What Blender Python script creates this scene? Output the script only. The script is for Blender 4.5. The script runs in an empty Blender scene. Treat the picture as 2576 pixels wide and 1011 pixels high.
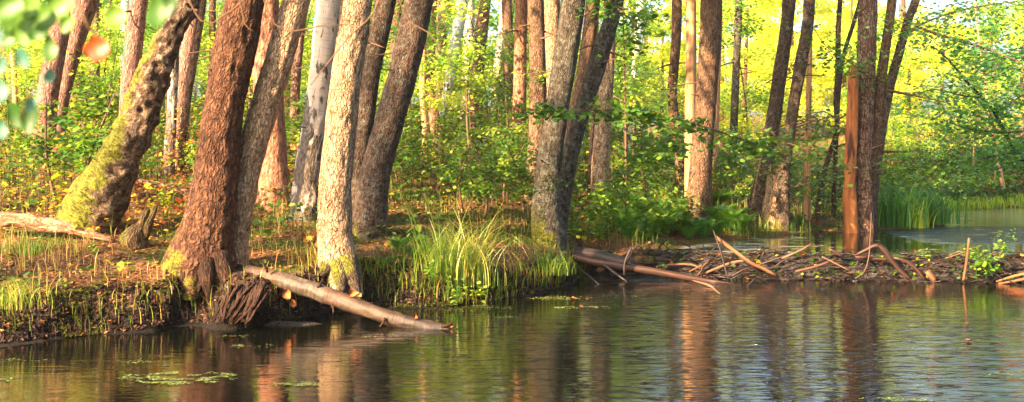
import bpy, math, random
import numpy as np
from mathutils import Vector
sc = bpy.context.scene
col = sc.collection
R = math.radians
# ---------------------------------------------------------------- camera, sky, sun, exposure
CAM_H = 1.95; FPX = 1236.0; PITCH = math.atan(56/FPX)
cd = bpy.data.cameras.new('camera'); cam = bpy.data.objects.new('camera', cd); col.objects.link(cam)
cam.location = (0, 0, CAM_H); cam.rotation_euler = (math.pi/2 - PITCH, 0, 0)
cd.sensor_width = 36; cd.lens = 36*FPX/1024; cd.clip_end = 2000; cd.clip_start = 0.1
cd.dof.use_dof = True; cd.dof.focus_distance = 15.5; cd.dof.aperture_fstop = 5.6
sc.camera = cam
HAZE = .0002
SUN_EL = R(27); SUN_AZ = math.atan2(-.74, -.67)     # compass-like: atan2(x, y) towards the sun
w = bpy.data.worlds.new('World'); sc.world = w; w.use_nodes = True
nt = w.node_tree; nt.nodes.clear()
sky = nt.nodes.new('ShaderNodeTexSky'); sky.sky_type = 'NISHITA'; sky.sun_disc = False
sky.sun_elevation = SUN_EL; sky.sun_rotation = SUN_AZ; sky.air_density = .85; sky.dust_density = 4.5
bg = nt.nodes.new('ShaderNodeBackground'); bg.inputs[1].default_value = 0.09
wo = nt.nodes.new('ShaderNodeOutputWorld')
nt.links.new(sky.outputs[0], bg.inputs[0]); nt.links.new(bg.outputs[0], wo.inputs[0])
sl = bpy.data.lights.new('sun', 'SUN'); sl.energy = 5.0; sl.angle = R(0.55); sl.color = (1, .70, .40)
so = bpy.data.objects.new('sun', sl); col.objects.link(so)
sdir = Vector((math.sin(SUN_AZ)*math.cos(SUN_EL), math.cos(SUN_AZ)*math.cos(SUN_EL), math.sin(SUN_EL)))
so.rotation_euler = (-sdir).to_track_quat('-Z', 'Y').to_euler(); so.location = (-20, -10, 20)
sc.view_settings.view_transform = 'Standard'; sc.view_settings.look = 'None'
sc.view_settings.exposure = 2.75; sc.view_settings.gamma = 1
sc.render.engine = 'CYCLES'
cy = sc.cycles
cy.max_bounces = 7; cy.diffuse_bounces = 3; cy.glossy_bounces = 3; cy.transmission_bounces = 4; cy.transparent_max_bounces = 6
cy.sample_clamp_indirect = 6; cy.caustics_reflective = False; cy.caustics_refractive = False; cy.use_denoising = True

# ---------------------------------------------------------------- helpers
S = 1024/2575.0
CP, SP = math.cos(PITCH), math.sin(PITCH)
def ray(dx, dy):
    a = (dx*S - 512)/FPX; b = -(dy*S*1.0 - 201)/FPX
    return np.array([a, CP + b*SP, -SP + b*CP])
def P(dx, dy, Y):                      # point at depth Y
    r = ray(dx, dy); t = Y/r[1]; return np.array([r[0]*t, Y, CAM_H + r[2]*t])
def W(dx, dy, z):                      # point on the level z
    r = ray(dx, dy); t = (z - CAM_H)/r[2]; return np.array([r[0]*t, r[1]*t, z])
def rad(wd, Y): return wd*S/2*Y/FPX    # half of a width in the picture, in metres
def _h(i, j, k, s):
    n = (i*73856093) ^ (j*19349663) ^ (k*83492791) ^ (s*2654435761 & 0x7fffffff)
    n = n & 0xffffffff; n = ((n ^ (n >> 15))*0x85ebca6b) & 0xffffffff; n = ((n ^ (n >> 13))*0xc2b2ae35) & 0xffffffff
    return ((n ^ (n >> 16)) & 0xffffff)/float(0xffffff)
def vn(p, s=0):
    p = np.asarray(p, float); f = np.floor(p).astype(np.int64); t = p - f; t = t*t*(3-2*t)
    r = 0
    for a in (0, 1):
        for b in (0, 1):
            for c in (0, 1):
                wgt = (t[:, 0] if a else 1-t[:, 0])*(t[:, 1] if b else 1-t[:, 1])*(t[:, 2] if c else 1-t[:, 2])
                r = r + wgt*_h(f[:, 0]+a, f[:, 1]+b, f[:, 2]+c, s)
    return r
def fbm(p, s=0, o=3):
    p = np.asarray(p, float); r = 0; a = 1; t = 0
    for i in range(o): r = r + a*vn(p*2**i, s+i); t += a; a *= .5
    return r/t
def xy3(x, y, k): return np.stack([np.asarray(x, float)*k, np.asarray(y, float)*k, np.zeros(np.shape(x))], -1)
def smooth(e0, e1, x): t = np.clip((x-e0)/(e1-e0), 0, 1); return t*t*(3-2*t)

# ---------------------------------------------------------------- materials
def newmat(name):
    m = bpy.data.materials.new(name); m.use_nodes = True; n = m.node_tree; n.nodes.clear()
    o = n.nodes.new('ShaderNodeOutputMaterial'); return m, n, o
class G:
    def __init__(s, name): s.m, s.n, s.o = newmat(name); s.L = s.n.links.new
    def node(s, t, **kw):
        d = s.n.nodes.new(t)
        for k, v in kw.items(): setattr(d, k, v)
        return d
    def attr(s, a): return s.node('ShaderNodeAttribute', attribute_name=a)
    def val(s, sock, v):
        if hasattr(v, 'is_output') or hasattr(v, 'links'): s.L(v, sock)
        else: sock.default_value = v
    def scale(s, v, xyz):
        d = s.node('ShaderNodeVectorMath', operation='MULTIPLY'); s.L(v, d.inputs[0]); d.inputs[1].default_value = xyz; return d.outputs[0]
    def noise(s, v, sc_, det=3, rough=.55, dist=0):
        d = s.node('ShaderNodeTexNoise'); s.L(v, d.inputs['Vector']); d.inputs['Scale'].default_value = sc_
        d.inputs['Detail'].default_value = det; d.inputs['Roughness'].default_value = rough; d.inputs['Distortion'].default_value = dist; return d
    def ramp(s, f, stops):
        d = s.node('ShaderNodeValToRGB'); e = d.color_ramp.elements
        while len(e) < len(stops): e.new(.5)
        for i, (p, c) in enumerate(stops): e[i].position = p; e[i].color = (*c, 1) if len(c) == 3 else c
        s.L(f, d.inputs[0]); return d.outputs[0]
    def math(s, op, a, b=0.0, clamp=False):
        d = s.node('ShaderNodeMath', operation=op, use_clamp=clamp); s.val(d.inputs[0], a); s.val(d.inputs[1], b); return d.outputs[0]
    def mix(s, f, a, b):
        d = s.node('ShaderNodeMix', data_type='RGBA'); s.val(d.inputs[0], f)
        for k, v in ((6, a), (7, b)):
            if isinstance(v, tuple): d.inputs[k].default_value = (*v, 1)
            else: s.L(v, d.inputs[k])
        return d.outputs[2]
    def bump(s, h, st, dist=.02, nrm=None):
        d = s.node('ShaderNodeBump'); d.inputs['Strength'].default_value = st; d.inputs['Distance'].default_value = dist
        s.L(h, d.inputs['Height'])
        if nrm: s.L(nrm, d.inputs['Normal'])
        return d.outputs[0]
    def bsdf(s, colr, rough=.8, nrm=None, spec=.3):
        d = s.node('ShaderNodeBsdfPrincipled')
        if isinstance(colr, tuple): d.inputs['Base Color'].default_value = (*colr, 1)
        else: s.L(colr, d.inputs['Base Color'])
        s.val(d.inputs['Roughness'], rough); d.inputs['Specular IOR Level'].default_value = spec
        if nrm: s.L(nrm, d.inputs['Normal'])
        return d
    def out(s, sh): s.L(sh, s.o.inputs[0]); return s.m

def bark(name, dark, mid, light, cell=(38, 38, 13), moss=None, depth=.03, lich=0.0, crack=.35):
    """Bark plates: stretched cells with dark cracks. moss = (height it fades out by, amount)"""
    g = G(name); v = g.attr('rest').outputs['Vector']
    nz = g.noise(v, 9, 3); d = g.node('ShaderNodeVectorMath', operation='MULTIPLY_ADD'); g.L(nz.outputs['Color'], d.inputs[0])
    d.inputs[1].default_value = (.07, .07, .22); g.L(v, d.inputs[2])
    c = g.scale(d.outputs[0], cell)
    vo = g.node('ShaderNodeTexVoronoi', feature='DISTANCE_TO_EDGE'); g.L(c, vo.inputs['Vector']); vo.inputs['Scale'].default_value = 1
    edge = g.math('MULTIPLY', vo.outputs['Distance'], 1/crack, True)
    fine = g.noise(g.scale(v, (1, 1, .5)), 60, 4, .65).outputs['Fac']; big = g.noise(v, 3.5, 3).outputs['Fac']
    hgt = g.math('ADD', g.math('MULTIPLY', edge, .5), g.math('MULTIPLY', fine, .7))
    plate = g.noise(g.scale(v, (26, 26, 9)), 1.0, 4, .65, .5).outputs['Fac']
    f = g.math('ADD', g.math('ADD', g.math('MULTIPLY', edge, .12), g.math('MULTIPLY', fine, .38)), g.math('MULTIPLY', plate, .62))
    hgt = g.math('ADD', hgt, plate)
    cl = g.ramp(f, [(.40, dark), (.53, mid), (.72, light)])
    platef = f
    cl = g.mix(g.math('MULTIPLY', g.ramp(big, [(.35, (0, 0, 0)), (.7, (1, 1, 1))]), .35), cl, tuple(x*.55 for x in mid))
    if lich:
        ln = g.noise(v, 14, 4, .7).outputs['Fac']
        cl = g.mix(g.math('MULTIPLY', g.ramp(ln, [(.5, (0, 0, 0)), (.62, (1, 1, 1))]), lich), cl, (.22, .25, .20))
    if moss:
        sp = g.node('ShaderNodeSeparateXYZ'); g.L(v, sp.inputs[0])
        mh = g.math('SUBTRACT', 1.0, g.math('DIVIDE', sp.outputs['Z'], moss[0]))
        mn = g.noise(v, 5, 5, .7).outputs['Fac']
        side = g.attr('side').outputs['Fac']
        mm = g.math('ADD', g.math('ADD', g.math('MULTIPLY', mh, 1.1), g.math('MULTIPLY', g.math('SUBTRACT', mn, .5), 3.2)), g.math('MULTIPLY', side, 1.15))
        mm = g.math('MULTIPLY', g.math('SUBTRACT', mm, moss[1]), 3.0, True)
        hm = g.math('MULTIPLY', g.math('SUBTRACT', moss[0]*1.15, sp.outputs['Z']), 2.5, True)
        mm = g.math('MULTIPLY', mm, hm, True); mm = g.math('MULTIPLY', mm, g.ramp(platef, [(.40, (.15, .15, .15)), (.50, (.95, .95, .95))]))
        mc = g.ramp(g.noise(v, 45, 4, .7).outputs['Fac'], [(.3, (.03, .035, .005)), (.5, (.11, .115, .010)), (.75, (.27, .22, .02))])
        cl = g.mix(mm, cl, mc)
    b = g.bump(hgt, 1.0, depth)
    return g.out(g.bsdf(cl, .88, b, .2).outputs[0])

def birch(name, moss=None, white=(.62, .58, .52), more=0.0):
    g = G(name); v = g.attr('rest').outputs['Vector']; sp = g.node('ShaderNodeSeparateXYZ'); g.L(v, sp.inputs[0])
    band = g.noise(g.scale(v, (2.2, 2.2, 34)), 1.6, 4, .6).outputs['Fac']
    patch = g.noise(g.scale(v, (7, 7, 2.6)), 1.2, 5, .65, .6).outputs['Fac']
    low = g.math('SUBTRACT', .16+more, g.math('MULTIPLY', sp.outputs['Z'], .075))
    pf = g.math('ADD', patch, low)
    cl = g.ramp(band, [(.25, tuple(x*.45 for x in white)), (.42, tuple(x*.85 for x in white)), (.7, white)])
    cl = g.mix(g.ramp(g.noise(v, 4, 3).outputs['Fac'], [(.4, (0, 0, 0)), (.75, (.6, .6, .6))]), cl, (.42, .30, .20))
    pm = g.ramp(pf, [(.56, (0, 0, 0)), (.62, (1, 1, 1))])
    dk = g.ramp(g.noise(g.scale(v, (1, 1, .4)), 40, 3, .7).outputs['Fac'], [(.35, (.02, .015, .012)), (.7, (.16, .12, .09))])
    cl = g.mix(pm, cl, dk)
    if moss:
        mn = g.noise(v, 5, 5, .7).outputs['Fac']; mh = g.math('SUBTRACT', 1.0, g.math('DIVIDE', sp.outputs['Z'], moss[0]))
        side = g.attr('side').outputs['Fac']
        mm = g.math('ADD', g.math('ADD', mh, g.math('MULTIPLY', g.math('SUBTRACT', mn, .5), 2.6)), g.math('MULTIPLY', side, 1.0))
        mm = g.math('MULTIPLY', g.math('SUBTRACT', mm, moss[1]), 3.5, True)
        hm = g.math('MULTIPLY', g.math('SUBTRACT', moss[0]*1.1, sp.outputs['Z']), 2.5, True)
        mc = g.ramp(g.noise(v, 45, 4, .7).outputs['Fac'], [(.3, (.07, .08, .006)), (.5, (.22, .20, .012)), (.75, (.42, .34, .03))])
        cl = g.mix(g.math('MULTIPLY', mm, hm, True), cl, mc)
    hg = g.math('ADD', g.math('MULTIPLY', pm, g.noise(g.scale(v, (1, 1, .4)), 30, 3).outputs['Fac']), g.math('MULTIPLY', band, .15))
    return g.out(g.bsdf(cl, .7, g.bump(hg, .9, .03), .3).outputs[0])

def wood(name, stops, stretch=(22, 22, 1.6), rough=.75):
    g = G(name); v = g.attr('rest').outputs['Vector']
    n = g.noise(g.scale(v, stretch), 1.0, 5, .62, .4).outputs['Fac']
    return g.out(g.bsdf(g.ramp(n, stops), rough, g.bump(n, .7, .015), .3).outputs[0])

def leafmat(name, stops, transl=.4, rough=.42, spec=.35):
    g = G(name); t = g.attr('tint').outputs['Fac']
    c = g.ramp(t, stops); d = g.bsdf(c, rough, None, spec); tr = g.node('ShaderNodeBsdfTranslucent')
    mx = g.node('ShaderNodeMix', data_type='RGBA'); mx.blend_type = 'MULTIPLY'; mx.inputs[0].default_value = 1
    g.L(c, mx.inputs[6]); mx.inputs[7].default_value = (1.9, 1.75, .75, 1); g.L(mx.outputs[2], tr.inputs[0])
    ms = g.node('ShaderNodeMixShader'); ms.inputs[0].default_value = transl
    g.L(d.outputs[0], ms.inputs[1]); g.L(tr.outputs[0], ms.inputs[2]); return g.out(ms.outputs[0])

M = {}
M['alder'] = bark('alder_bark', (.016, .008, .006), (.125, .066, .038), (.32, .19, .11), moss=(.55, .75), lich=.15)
M['alder_brown'] = bark('brown_alder_bark', (.010, .005, .003), (.078, .032, .016), (.22, .105, .055), cell=(34, 34, 11), moss=(.75, .85), depth=.045)  # brown bark, darkened to carry the shadow on this trunk
M['alder_grey'] = bark('grey_alder_bark', (.010, .008, .006), (.062, .048, .036), (.16, .125, .09), cell=(42, 42, 17), moss=(.75, .15), lich=.45)  # grey bark, its colour lowered further to stand in for shade
M['alder_dark'] = bark('dark_alder_bark', (.009, .006, .005), (.068, .040, .028), (.17, .11, .072), cell=(42, 42, 17), moss=(.5, .7), lich=.3)  # darkened alder copy, shade of the dim trunks put into the colour
M['alder_pale'] = bark('pale_alder_bark', (.035, .018, .010), (.25, .15, .085), (.56, .40, .25), cell=(30, 30, 12), moss=(.4, .8), crack=.2)  # lighter alder copy for the sunlit trunks, sunlight put into the colour
M['pine'] = bark('pine_bark', (.03, .015, .012), (.20, .10, .075), (.38, .22, .17), cell=(26, 26, 8), depth=.03)
M['pine_red'] = bark('red_pine_bark', (.05, .02, .015), (.28, .12, .07), (.45, .24, .15), cell=(18, 18, 7), depth=.02)
M['birch'] = birch('birch_bark', None, (.47, .38, .31), .045); M['birch_dark'] = bark('patched_bark', (.015, .008, .006), (.13, .065, .04), (.42, .30, .23), cell=(20, 20, 9), depth=.04)
M['birch_mossy'] = bark('mossy_birch_bark', (.009, .006, .004), (.10, .058, .034), (.42, .31, .21), cell=(15, 15, 6), moss=(2.7, .62), depth=.07, crack=.5)
M['birch_far'] = birch('white_birch_bark', None, (.75, .75, .76))
M['bare'] = wood('barkless_wood', [(.3, (.16, .07, .03)), (.5, (.45, .22, .10)), (.7, (.60, .36, .20))])
M['bare_red'] = wood('red_barkless_wood', [(.34, (.05, .015, .008)), (.48, (.30, .09, .025)), (.6, (.42, .15, .04)), (.75, (.55, .27, .10))], (9, 9, 1.3))
M['log_wet'] = wood('wet_log_wood', [(.3, (.008, .004, .003)), (.5, (.038, .016, .010)), (.72, (.09, .038, .02))], rough=.5)
M['log_dark'] = wood('black_log_wood', [(.3, (.008, .006, .006)), (.6, (.045, .03, .026)), (.8, (.09, .06, .05))], rough=.55)
M['twig'] = wood('twig_bark', [(.3, (.05, .025, .015)), (.6, (.15, .08, .045)), (.8, (.25, .15, .09))])
M['root'] = bark('root_bark', (.006, .004, .003), (.034, .016, .010), (.10, .046, .024), cell=(40, 40, 9), depth=.03)
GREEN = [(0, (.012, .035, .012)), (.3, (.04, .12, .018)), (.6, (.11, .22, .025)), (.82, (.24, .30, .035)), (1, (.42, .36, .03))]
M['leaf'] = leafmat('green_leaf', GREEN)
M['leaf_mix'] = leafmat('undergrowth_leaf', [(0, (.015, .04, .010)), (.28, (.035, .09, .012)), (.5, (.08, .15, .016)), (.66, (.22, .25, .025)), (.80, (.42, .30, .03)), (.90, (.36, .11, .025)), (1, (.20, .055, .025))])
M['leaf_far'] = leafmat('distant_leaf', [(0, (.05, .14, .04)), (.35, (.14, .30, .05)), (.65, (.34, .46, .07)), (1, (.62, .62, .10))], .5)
M['leaf_pond'] = leafmat('riverside_leaf', [(0, (.03, .12, .045)), (.4, (.09, .26, .075)), (.75, (.22, .42, .10)), (1, (.46, .54, .10))], .45, .4, .4)
M['grass'] = leafmat('grass_blade', [(0, (.02, .06, .012)), (.35, (.06, .15, .015)), (.62, (.18, .24, .03)), (.82, (.38, .32, .08)), (1, (.45, .22, .07))], .3)
M['reed'] = leafmat('reed_blade', [(0, (.015, .07, .02)), (.5, (.05, .18, .025)), (.8, (.22, .34, .03)), (1, (.5, .5, .05))], .35)
M['litter'] = leafmat('fallen_leaf', [(0, (.05, .025, .015)), (.4, (.18, .07, .03)), (.75, (.38, .16, .05)), (.92, (.5, .3, .08)), (1, (.5, .42, .1))], .1, .7, .2)
M['fern'] = leafmat('fern_leaf', [(0, (.015, .06, .012)), (.5, (.045, .15, .02)), (1, (.15, .27, .03))], .35)
M['duckweed'] = leafmat('duckweed', [(0, (.03, .06, .02)), (.6, (.09, .14, .04)), (1, (.42, .42, .08))], .05, .5)
M['autumn'] = leafmat('orange_leaf', [(0, (.16, .025, .006)), (.5, (.30, .055, .012)), (1, (.42, .11, .02))], .4)
M['blue_leaf'] = leafmat('bluish_leaf', [(0, (.02, .09, .06)), (1, (.06, .17, .13))], .2, .5, .3)
M['stick'] = leafmat('brushwood_bark', [(0, (.010, .006, .006)), (.4, (.04, .02, .015)), (.75, (.11, .055, .035)), (1, (.20, .11, .065))], 0, .7, .25)
M['log_pale'] = bark('peeling_log_bark', (.05, .02, .012), (.34, .16, .09), (.62, .42, .26), cell=(14, 14, 4), depth=.04)
M['moss'] = leafmat('moss', [(0, (.012, .016, .004)), (.5, (.05, .06, .008)), (1, (.16, .15, .02))], .1, .8, .1)
M['branch_bare'] = wood('bare_branch_wood', [(.3, (.03, .012, .006)), (.5, (.12, .05, .022)), (.7, (.22, .11, .05))])
M['stick_wet'] = leafmat('wet_brushwood', [(0, (.006, .004, .004)), (.4, (.022, .011, .009)), (.75, (.06, .030, .02)), (1, (.13, .07, .04))], 0, .45, .4)
# ---------------------------------------------------------------- mesh building
class MB:
    def __init__(s): s.V = []; s.F = []; s.T = []; s.Rt = []; s.Sd = []; s.n = 0; s.mi = []
    def add(s, V, F, tint=0.5, rest=None, side=None, mat=0):
        V = np.asarray(V, float).reshape(-1, 3); k = len(V)
        s.V.append(V); Fl = F if isinstance(F, list) else [F]
        for f in Fl:
            f = np.asarray(f, np.int64)
            if len(f): s.F.append(f + s.n); s.mi.append(np.full(len(f), mat))
        s.T.append(np.broadcast_to(np.asarray(tint, float), (k,)).copy())
        s.Rt.append(V if rest is None else rest); s.Sd.append(np.zeros(k) if side is None else side); s.n += k
    def build(s, name, mats, parent=None, loc=None, smooth_=False):
        if not isinstance(mats, (list, tuple)): mats = [mats]
        me = bpy.data.meshes.new(name); V = np.concatenate(s.V)
        if loc is not None: V = V - np.asarray(loc)
        me.vertices.add(len(V)); me.vertices.foreach_set('co', V.astype(np.float32).ravel())
        lv = np.concatenate([f.ravel() for f in s.F]); tot = np.concatenate([np.full(len(f), f.shape[1]) for f in s.F])
        me.loops.add(len(lv)); me.loops.foreach_set('vertex_index', lv.astype(np.int32))
        me.polygons.add(len(tot)); st = np.concatenate([[0], np.cumsum(tot)[:-1]])
        me.polygons.foreach_set('loop_start', st.astype(np.int32)); me.polygons.foreach_set('loop_total', tot.astype(np.int32))
        mi = np.concatenate(s.mi)
        if mi.any(): me.polygons.foreach_set('material_index', mi.astype(np.int32))
        a = me.attributes.new('tint', 'FLOAT', 'POINT'); a.data.foreach_set('value', np.concatenate(s.T).astype(np.float32))
        a = me.attributes.new('side', 'FLOAT', 'POINT'); a.data.foreach_set('value', np.concatenate(s.Sd).astype(np.float32))
        a = me.attributes.new('rest', 'FLOAT_VECTOR', 'POINT'); a.data.foreach_set('vector', np.concatenate(s.Rt).astype(np.float32).ravel())
        for m in mats: me.materials.append(m)
        me.update(calc_edges=True)
        if smooth_: me.polygons.foreach_set('use_smooth', np.ones(len(tot), bool))
        o = bpy.data.objects.new(name, me); col.objects.link(o)
        if parent is not None: o.parent = parent
        if loc is not None and parent is None: o.location = loc
        return o
def tag(o, label=None, cat=None, group=None, kind=None):
    if label: o['label'] = label
    if cat: o['category'] = cat
    if group: o['group'] = group
    if kind: o['kind'] = kind
    return o
def empty(name, loc, label, cat, group=None):
    o = bpy.data.objects.new(name, None); col.objects.link(o); o.location = loc; o.empty_display_size = .2
    return tag(o, label, cat, group)
def copy_tree(o, parent=None):
    c = o.copy(); col.objects.link(c); c.parent = parent
    for ch in o.children: copy_tree(ch, c)
    return c
def spline(pts, step):
    """Catmull-Rom through rows of pts (any columns), about every step metres"""
    p = np.asarray(pts, float); p = np.vstack([2*p[0]-p[1], p, 2*p[-1]-p[-2]]); out = []
    for i in range(1, len(p)-2):
        n = max(2, int(np.linalg.norm(p[i+1, :3]-p[i, :3])/step)); t = np.arange(n)[:, None]/n
        a, b, c, d = p[i-1], p[i], p[i+1], p[i+2]
        out.append(.5*((2*b)+(-a+c)*t+(2*a-5*b+4*c-d)*t*t+(-a+3*b-3*c+d)*t**3))
    out.append(p[-2][None]); return np.vstack(out)
def tube(mb, pts, ns=10, step=.15, bump=0.0, bfreq=3.0, seed=0, flare=0.0, lobes=5, ridge=0.0, tint=.5, mat=0, cap=True, raw=False, flh=.28):
    """pts rows: x y z r. bump: soft lumps; ridge: bark relief; flare: root flare at the first point"""
    q = np.asarray(pts, float) if raw else spline(pts, step)
    C = q[:, :3]; r = np.maximum(q[:, 3], .0008); n = len(C)
    T = np.gradient(C, axis=0); T /= np.linalg.norm(T, axis=1)[:, None]+1e-9
    s = np.concatenate([[0], np.cumsum(np.linalg.norm(np.diff(C, axis=0), axis=1))])
    ref = np.array([0, -1., 0]) if abs(T[0, 1]) < .8 else np.array([1., 0, 0])
    U = np.zeros((n, 3)); u = ref - T[0]*ref.dot(T[0]); u /= np.linalg.norm(u)
    for i in range(n):
        u = u - T[i]*u.dot(T[i]); u /= np.linalg.norm(u)+1e-9; U[i] = u
    Vv = np.cross(T, U)
    a = np.linspace(0, 2*np.pi, ns, endpoint=False) + (0 if ns < 9 else .1)
    ca, sa = np.cos(a), np.sin(a)
    rr = r[:, None]*np.ones(ns)[None]
    r0 = np.median(r)
    ss = s[:, None]*np.ones(ns)[None]
    rest = np.stack([r0*ca[None]*np.ones((n, 1)), r0*sa[None]*np.ones((n, 1)), ss], -1)
    if flare:
        rng = np.random.RandomState(seed+5); ph = rng.rand(3)*6.28
        lob = .55 + .45*np.cos(lobes*a+ph[0]) + .25*np.cos((lobes+2)*a+ph[1])
        rr = rr*(1 + flare*np.exp(-ss/flh)*np.clip(lob, .05, 2)[None])
    flat = rest.reshape(-1, 3)
    if bump: rr = rr*(1 + bump*(fbm(flat*bfreq/1.0, seed, 3).reshape(n, ns)-.5)*2)
    if ridge:
        k = np.array([16., 16., 5.]); k2 = np.array([34., 34., 11.])
        nz = 1-np.abs(vn(flat*k+vn(flat*6, 3)[:, None]*1.2, seed+9)*2-1); n2 = vn(flat*k2, seed+12)
        rr = rr + ridge*((nz-.6)*1.2 + (n2-.5)*.8).reshape(n, ns)
    V = C[:, None] + U[:, None]*(rr*ca[None])[..., None] + Vv[:, None]*(rr*sa[None])[..., None]
    nrm = U[:, None]*ca[None, :, None] + Vv[:, None]*sa[None, :, None]
    side = np.clip(-nrm[..., 0]*.75 + nrm[..., 2]*.6, -1, 1).reshape(-1)
    rest = rest + np.array([seed*1.37 % 7, seed*.71 % 5, 0])
    i = np.arange(n-1)[:, None]*ns; j = np.arange(ns)[None]; k = (j+1) % ns
    F = np.stack([i+j, i+k, i+ns+k, i+ns+j], -1).reshape(-1, 4)
    Fs = [F]
    if cap and ns >= 3: Fs += [np.arange(ns)[::-1][None], (np.arange(ns)+(n-1)*ns)[None]]
    mb.add(V.reshape(-1, 3), Fs, tint, rest.reshape(-1, 3), side, mat)
def leaves(mb, C, size, tint, rng, up=.6, shape=4, wid=.62, mat=0, droop=0.0):
    C = np.asarray(C, float); n = len(C)
    if n == 0: return
    N = rng.normal(size=(n, 3)); N /= np.linalg.norm(N, axis=1)[:, None]; N[:, 2] = np.abs(N[:, 2])+up; N /= np.linalg.norm(N, axis=1)[:, None]
    A = rng.normal(size=(n, 3)); A[:, 2] -= droop; T = A - N*(A*N).sum(1)[:, None]; T /= np.linalg.norm(T, axis=1)[:, None]+1e-9
    B = np.cross(N, T); s = (np.broadcast_to(size, (n,))*rng.uniform(.65, 1.3, n))[:, None]
    if shape == 4: loc = [(-.5, 0, 0), (.0, .5*wid, .06), (.5, 0, 0), (.0, -.5*wid, .06)]
    elif shape == 6: loc = [(-.5, 0, 0), (-.2, .45*wid, .06), (.22, .5*wid, .06), (.5, 0, -.04), (.22, -.5*wid, .06), (-.2, -.45*wid, .06)]
    V = np.stack([C + s*(T*a + B*b + N*c) for a, b, c in loc], 1).reshape(-1, 3)
    k = len(loc); F = np.arange(n*k).reshape(n, k)
    mb.add(V, F, np.repeat(np.broadcast_to(np.clip(tint, 0, 1), (n,)), k), mat=mat)
def blades(mb, base, dirs, length, width, bend, tint, seg=5, mat=0, rng=None):
    """curved grass blades: base (n,3), dirs (n,2) lean direction, bend = how far the tip falls over"""
    n = len(base); t = np.linspace(0, 1, seg+1)[None, :, None]
    L = np.broadcast_to(length, (n,))[:, None, None]; bd = np.broadcast_to(bend, (n,))[:, None, None]
    d = np.concatenate([dirs, np.zeros((n, 1))], 1)[:, None]
    ang = bd*t**1.3; dt = 1/seg
    st = d*np.sin(ang) + np.array([0, 0, 1.])*np.cos(ang); c = np.concatenate([np.zeros((n, 1, 3)), np.cumsum(st[:, :-1], 1)], 1)*dt*L + base[:, None]
    rg = np.random.RandomState(1) if rng is None else rng
    th = rg.rand(n)*6.28; sd = np.stack([np.cos(th), np.sin(th), np.zeros(n)], 1)[:, None]
    wv = np.broadcast_to(width, (n,))[:, None, None]*(1-t**2.2)*.5 + .0004
    V = np.stack([c-sd*wv, c+sd*wv], 2).reshape(-1, 3)
    i = np.arange(n)[:, None]*(2*(seg+1)) + np.arange(seg)[None]*2
    F = np.stack([i, i+1, i+3, i+2], -1).reshape(-1, 4)
    mb.add(V, F, np.repeat(np.clip(np.broadcast_to(tint, (n,)), 0, 1), 2*(seg+1)), mat=mat)

# ---------------------------------------------------------------- the lie of the land
WZ = .31                                    # level above the dam
_low = [W(*q, 0) for q in [(-250, 885), (0, 868), (200, 850), (330, 840), (395, 832), (440, 818), (500, 816), (545, 824), (640, 824), (760, 800), (850, 782), (960, 776), (1100, 774), (1200, 766), (1330, 745), (1440, 716), (1475, 690)]]
_up = [W(*q, WZ) for q in [(1640, 632), (1760, 615), (1900, 600), (1985, 592), (2070, 580), (2140, 588), (2200, 580), (2300, 572), (2376, 564), (2385, 545), (2392, 528), (2575, 520), (2900, 519)]]
_s = [(-60, 4.5), (-16, 8.5), (-9, 11.2)] + [(p[0], p[1]) for p in _low[1:]] + [(p[0], p[1]) for p in _up] + [(60, 36)]
_s = sorted(_s, key=lambda p: p[0]); SX = np.array([p[0] for p in _s]); SY = np.array([p[1] for p in _s])
def shore(x): return np.interp(x, SX, SY)
XD0 = _low[-1][0]
DAM = np.array([(1.2, 19.1), (2.2, 18.9), (3.4, 18.4), (5.0, 18.2), (6.5, 18.0), (8, 17.7), (11, 16.5), (15, 15)])
def damy(x): return np.interp(x, DAM[:, 0], DAM[:, 1])
def height(x, y):
    x = np.asarray(x, float); y = np.asarray(y, float); shp = x.shape; x = x.ravel(); y = y.ravel()
    rough = (fbm(xy3(x, y, 1.1), 3)-.5); fine = (fbm(xy3(x, y, 5.5), 7)-.5)
    d = y - shore(x) + (vn(xy3(x, y, 2.3), 31)-.5)*.42*smooth(3, 0, np.abs(y-shore(x)))
    up = smooth(XD0-.1, XD0+.7, x); wl = WZ*up
    bh = np.interp(x, [-9, -5, -3.2, -2, -.3, 1, 1.8, 2.6, 9, 12], [.62, .56, .46, .42, .40, .40, .16, .08, .06, .1])
    bw = np.interp(x, [-9, -5, -2.8, -2, 0, 1, 1.8, 2.6, 9], [1.3, 1.35, .75, .4, .95, 1.0, 1.3, .8, .5])
    slope = np.interp(x, [-12, -5, 0, 4, 8, 10, 16], [.115, .118, .125, .10, .03, .035, .12])
    z = wl + bh*smooth(-.02, bw, d) + slope*15*(1-np.exp(-np.clip(d-bw, 0, None)/15))*1.25
    steepm = smooth(-.05, .1, d)*smooth(1.0, .4, d)*smooth(2.5, 1.2, x); cl_ = fbm(xy3(x, y, 13), 41, 2)-.5
    z = z + cl_*.12*steepm*smooth(-.02, .12, z-wl) + np.clip(d, 0, .6)/.6*(rough*.16 + fine*.06) + smooth(20, 60, d)*1.5
    under = wl - np.clip(-d, 0, 1.2)*.6 - .03
    z = np.where(d < -.02, under, z)
    # bank on the photographer's side and beyond the pond's right end
    near = smooth(3.2, .8, y + .06*x)
    z = np.where(near > 0, np.maximum(z, -.7 + 1.15*near), z)
    rt = smooth(13.5, 15.5, x)*smooth(26, 20, y); z = np.where((rt > 0) & (d < 0), np.maximum(z, -.7 + 1.6*rt), z)
    return z.reshape(shp)
def hz(x, y): return float(height(np.array([x]), np.array([y]))[0])
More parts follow.
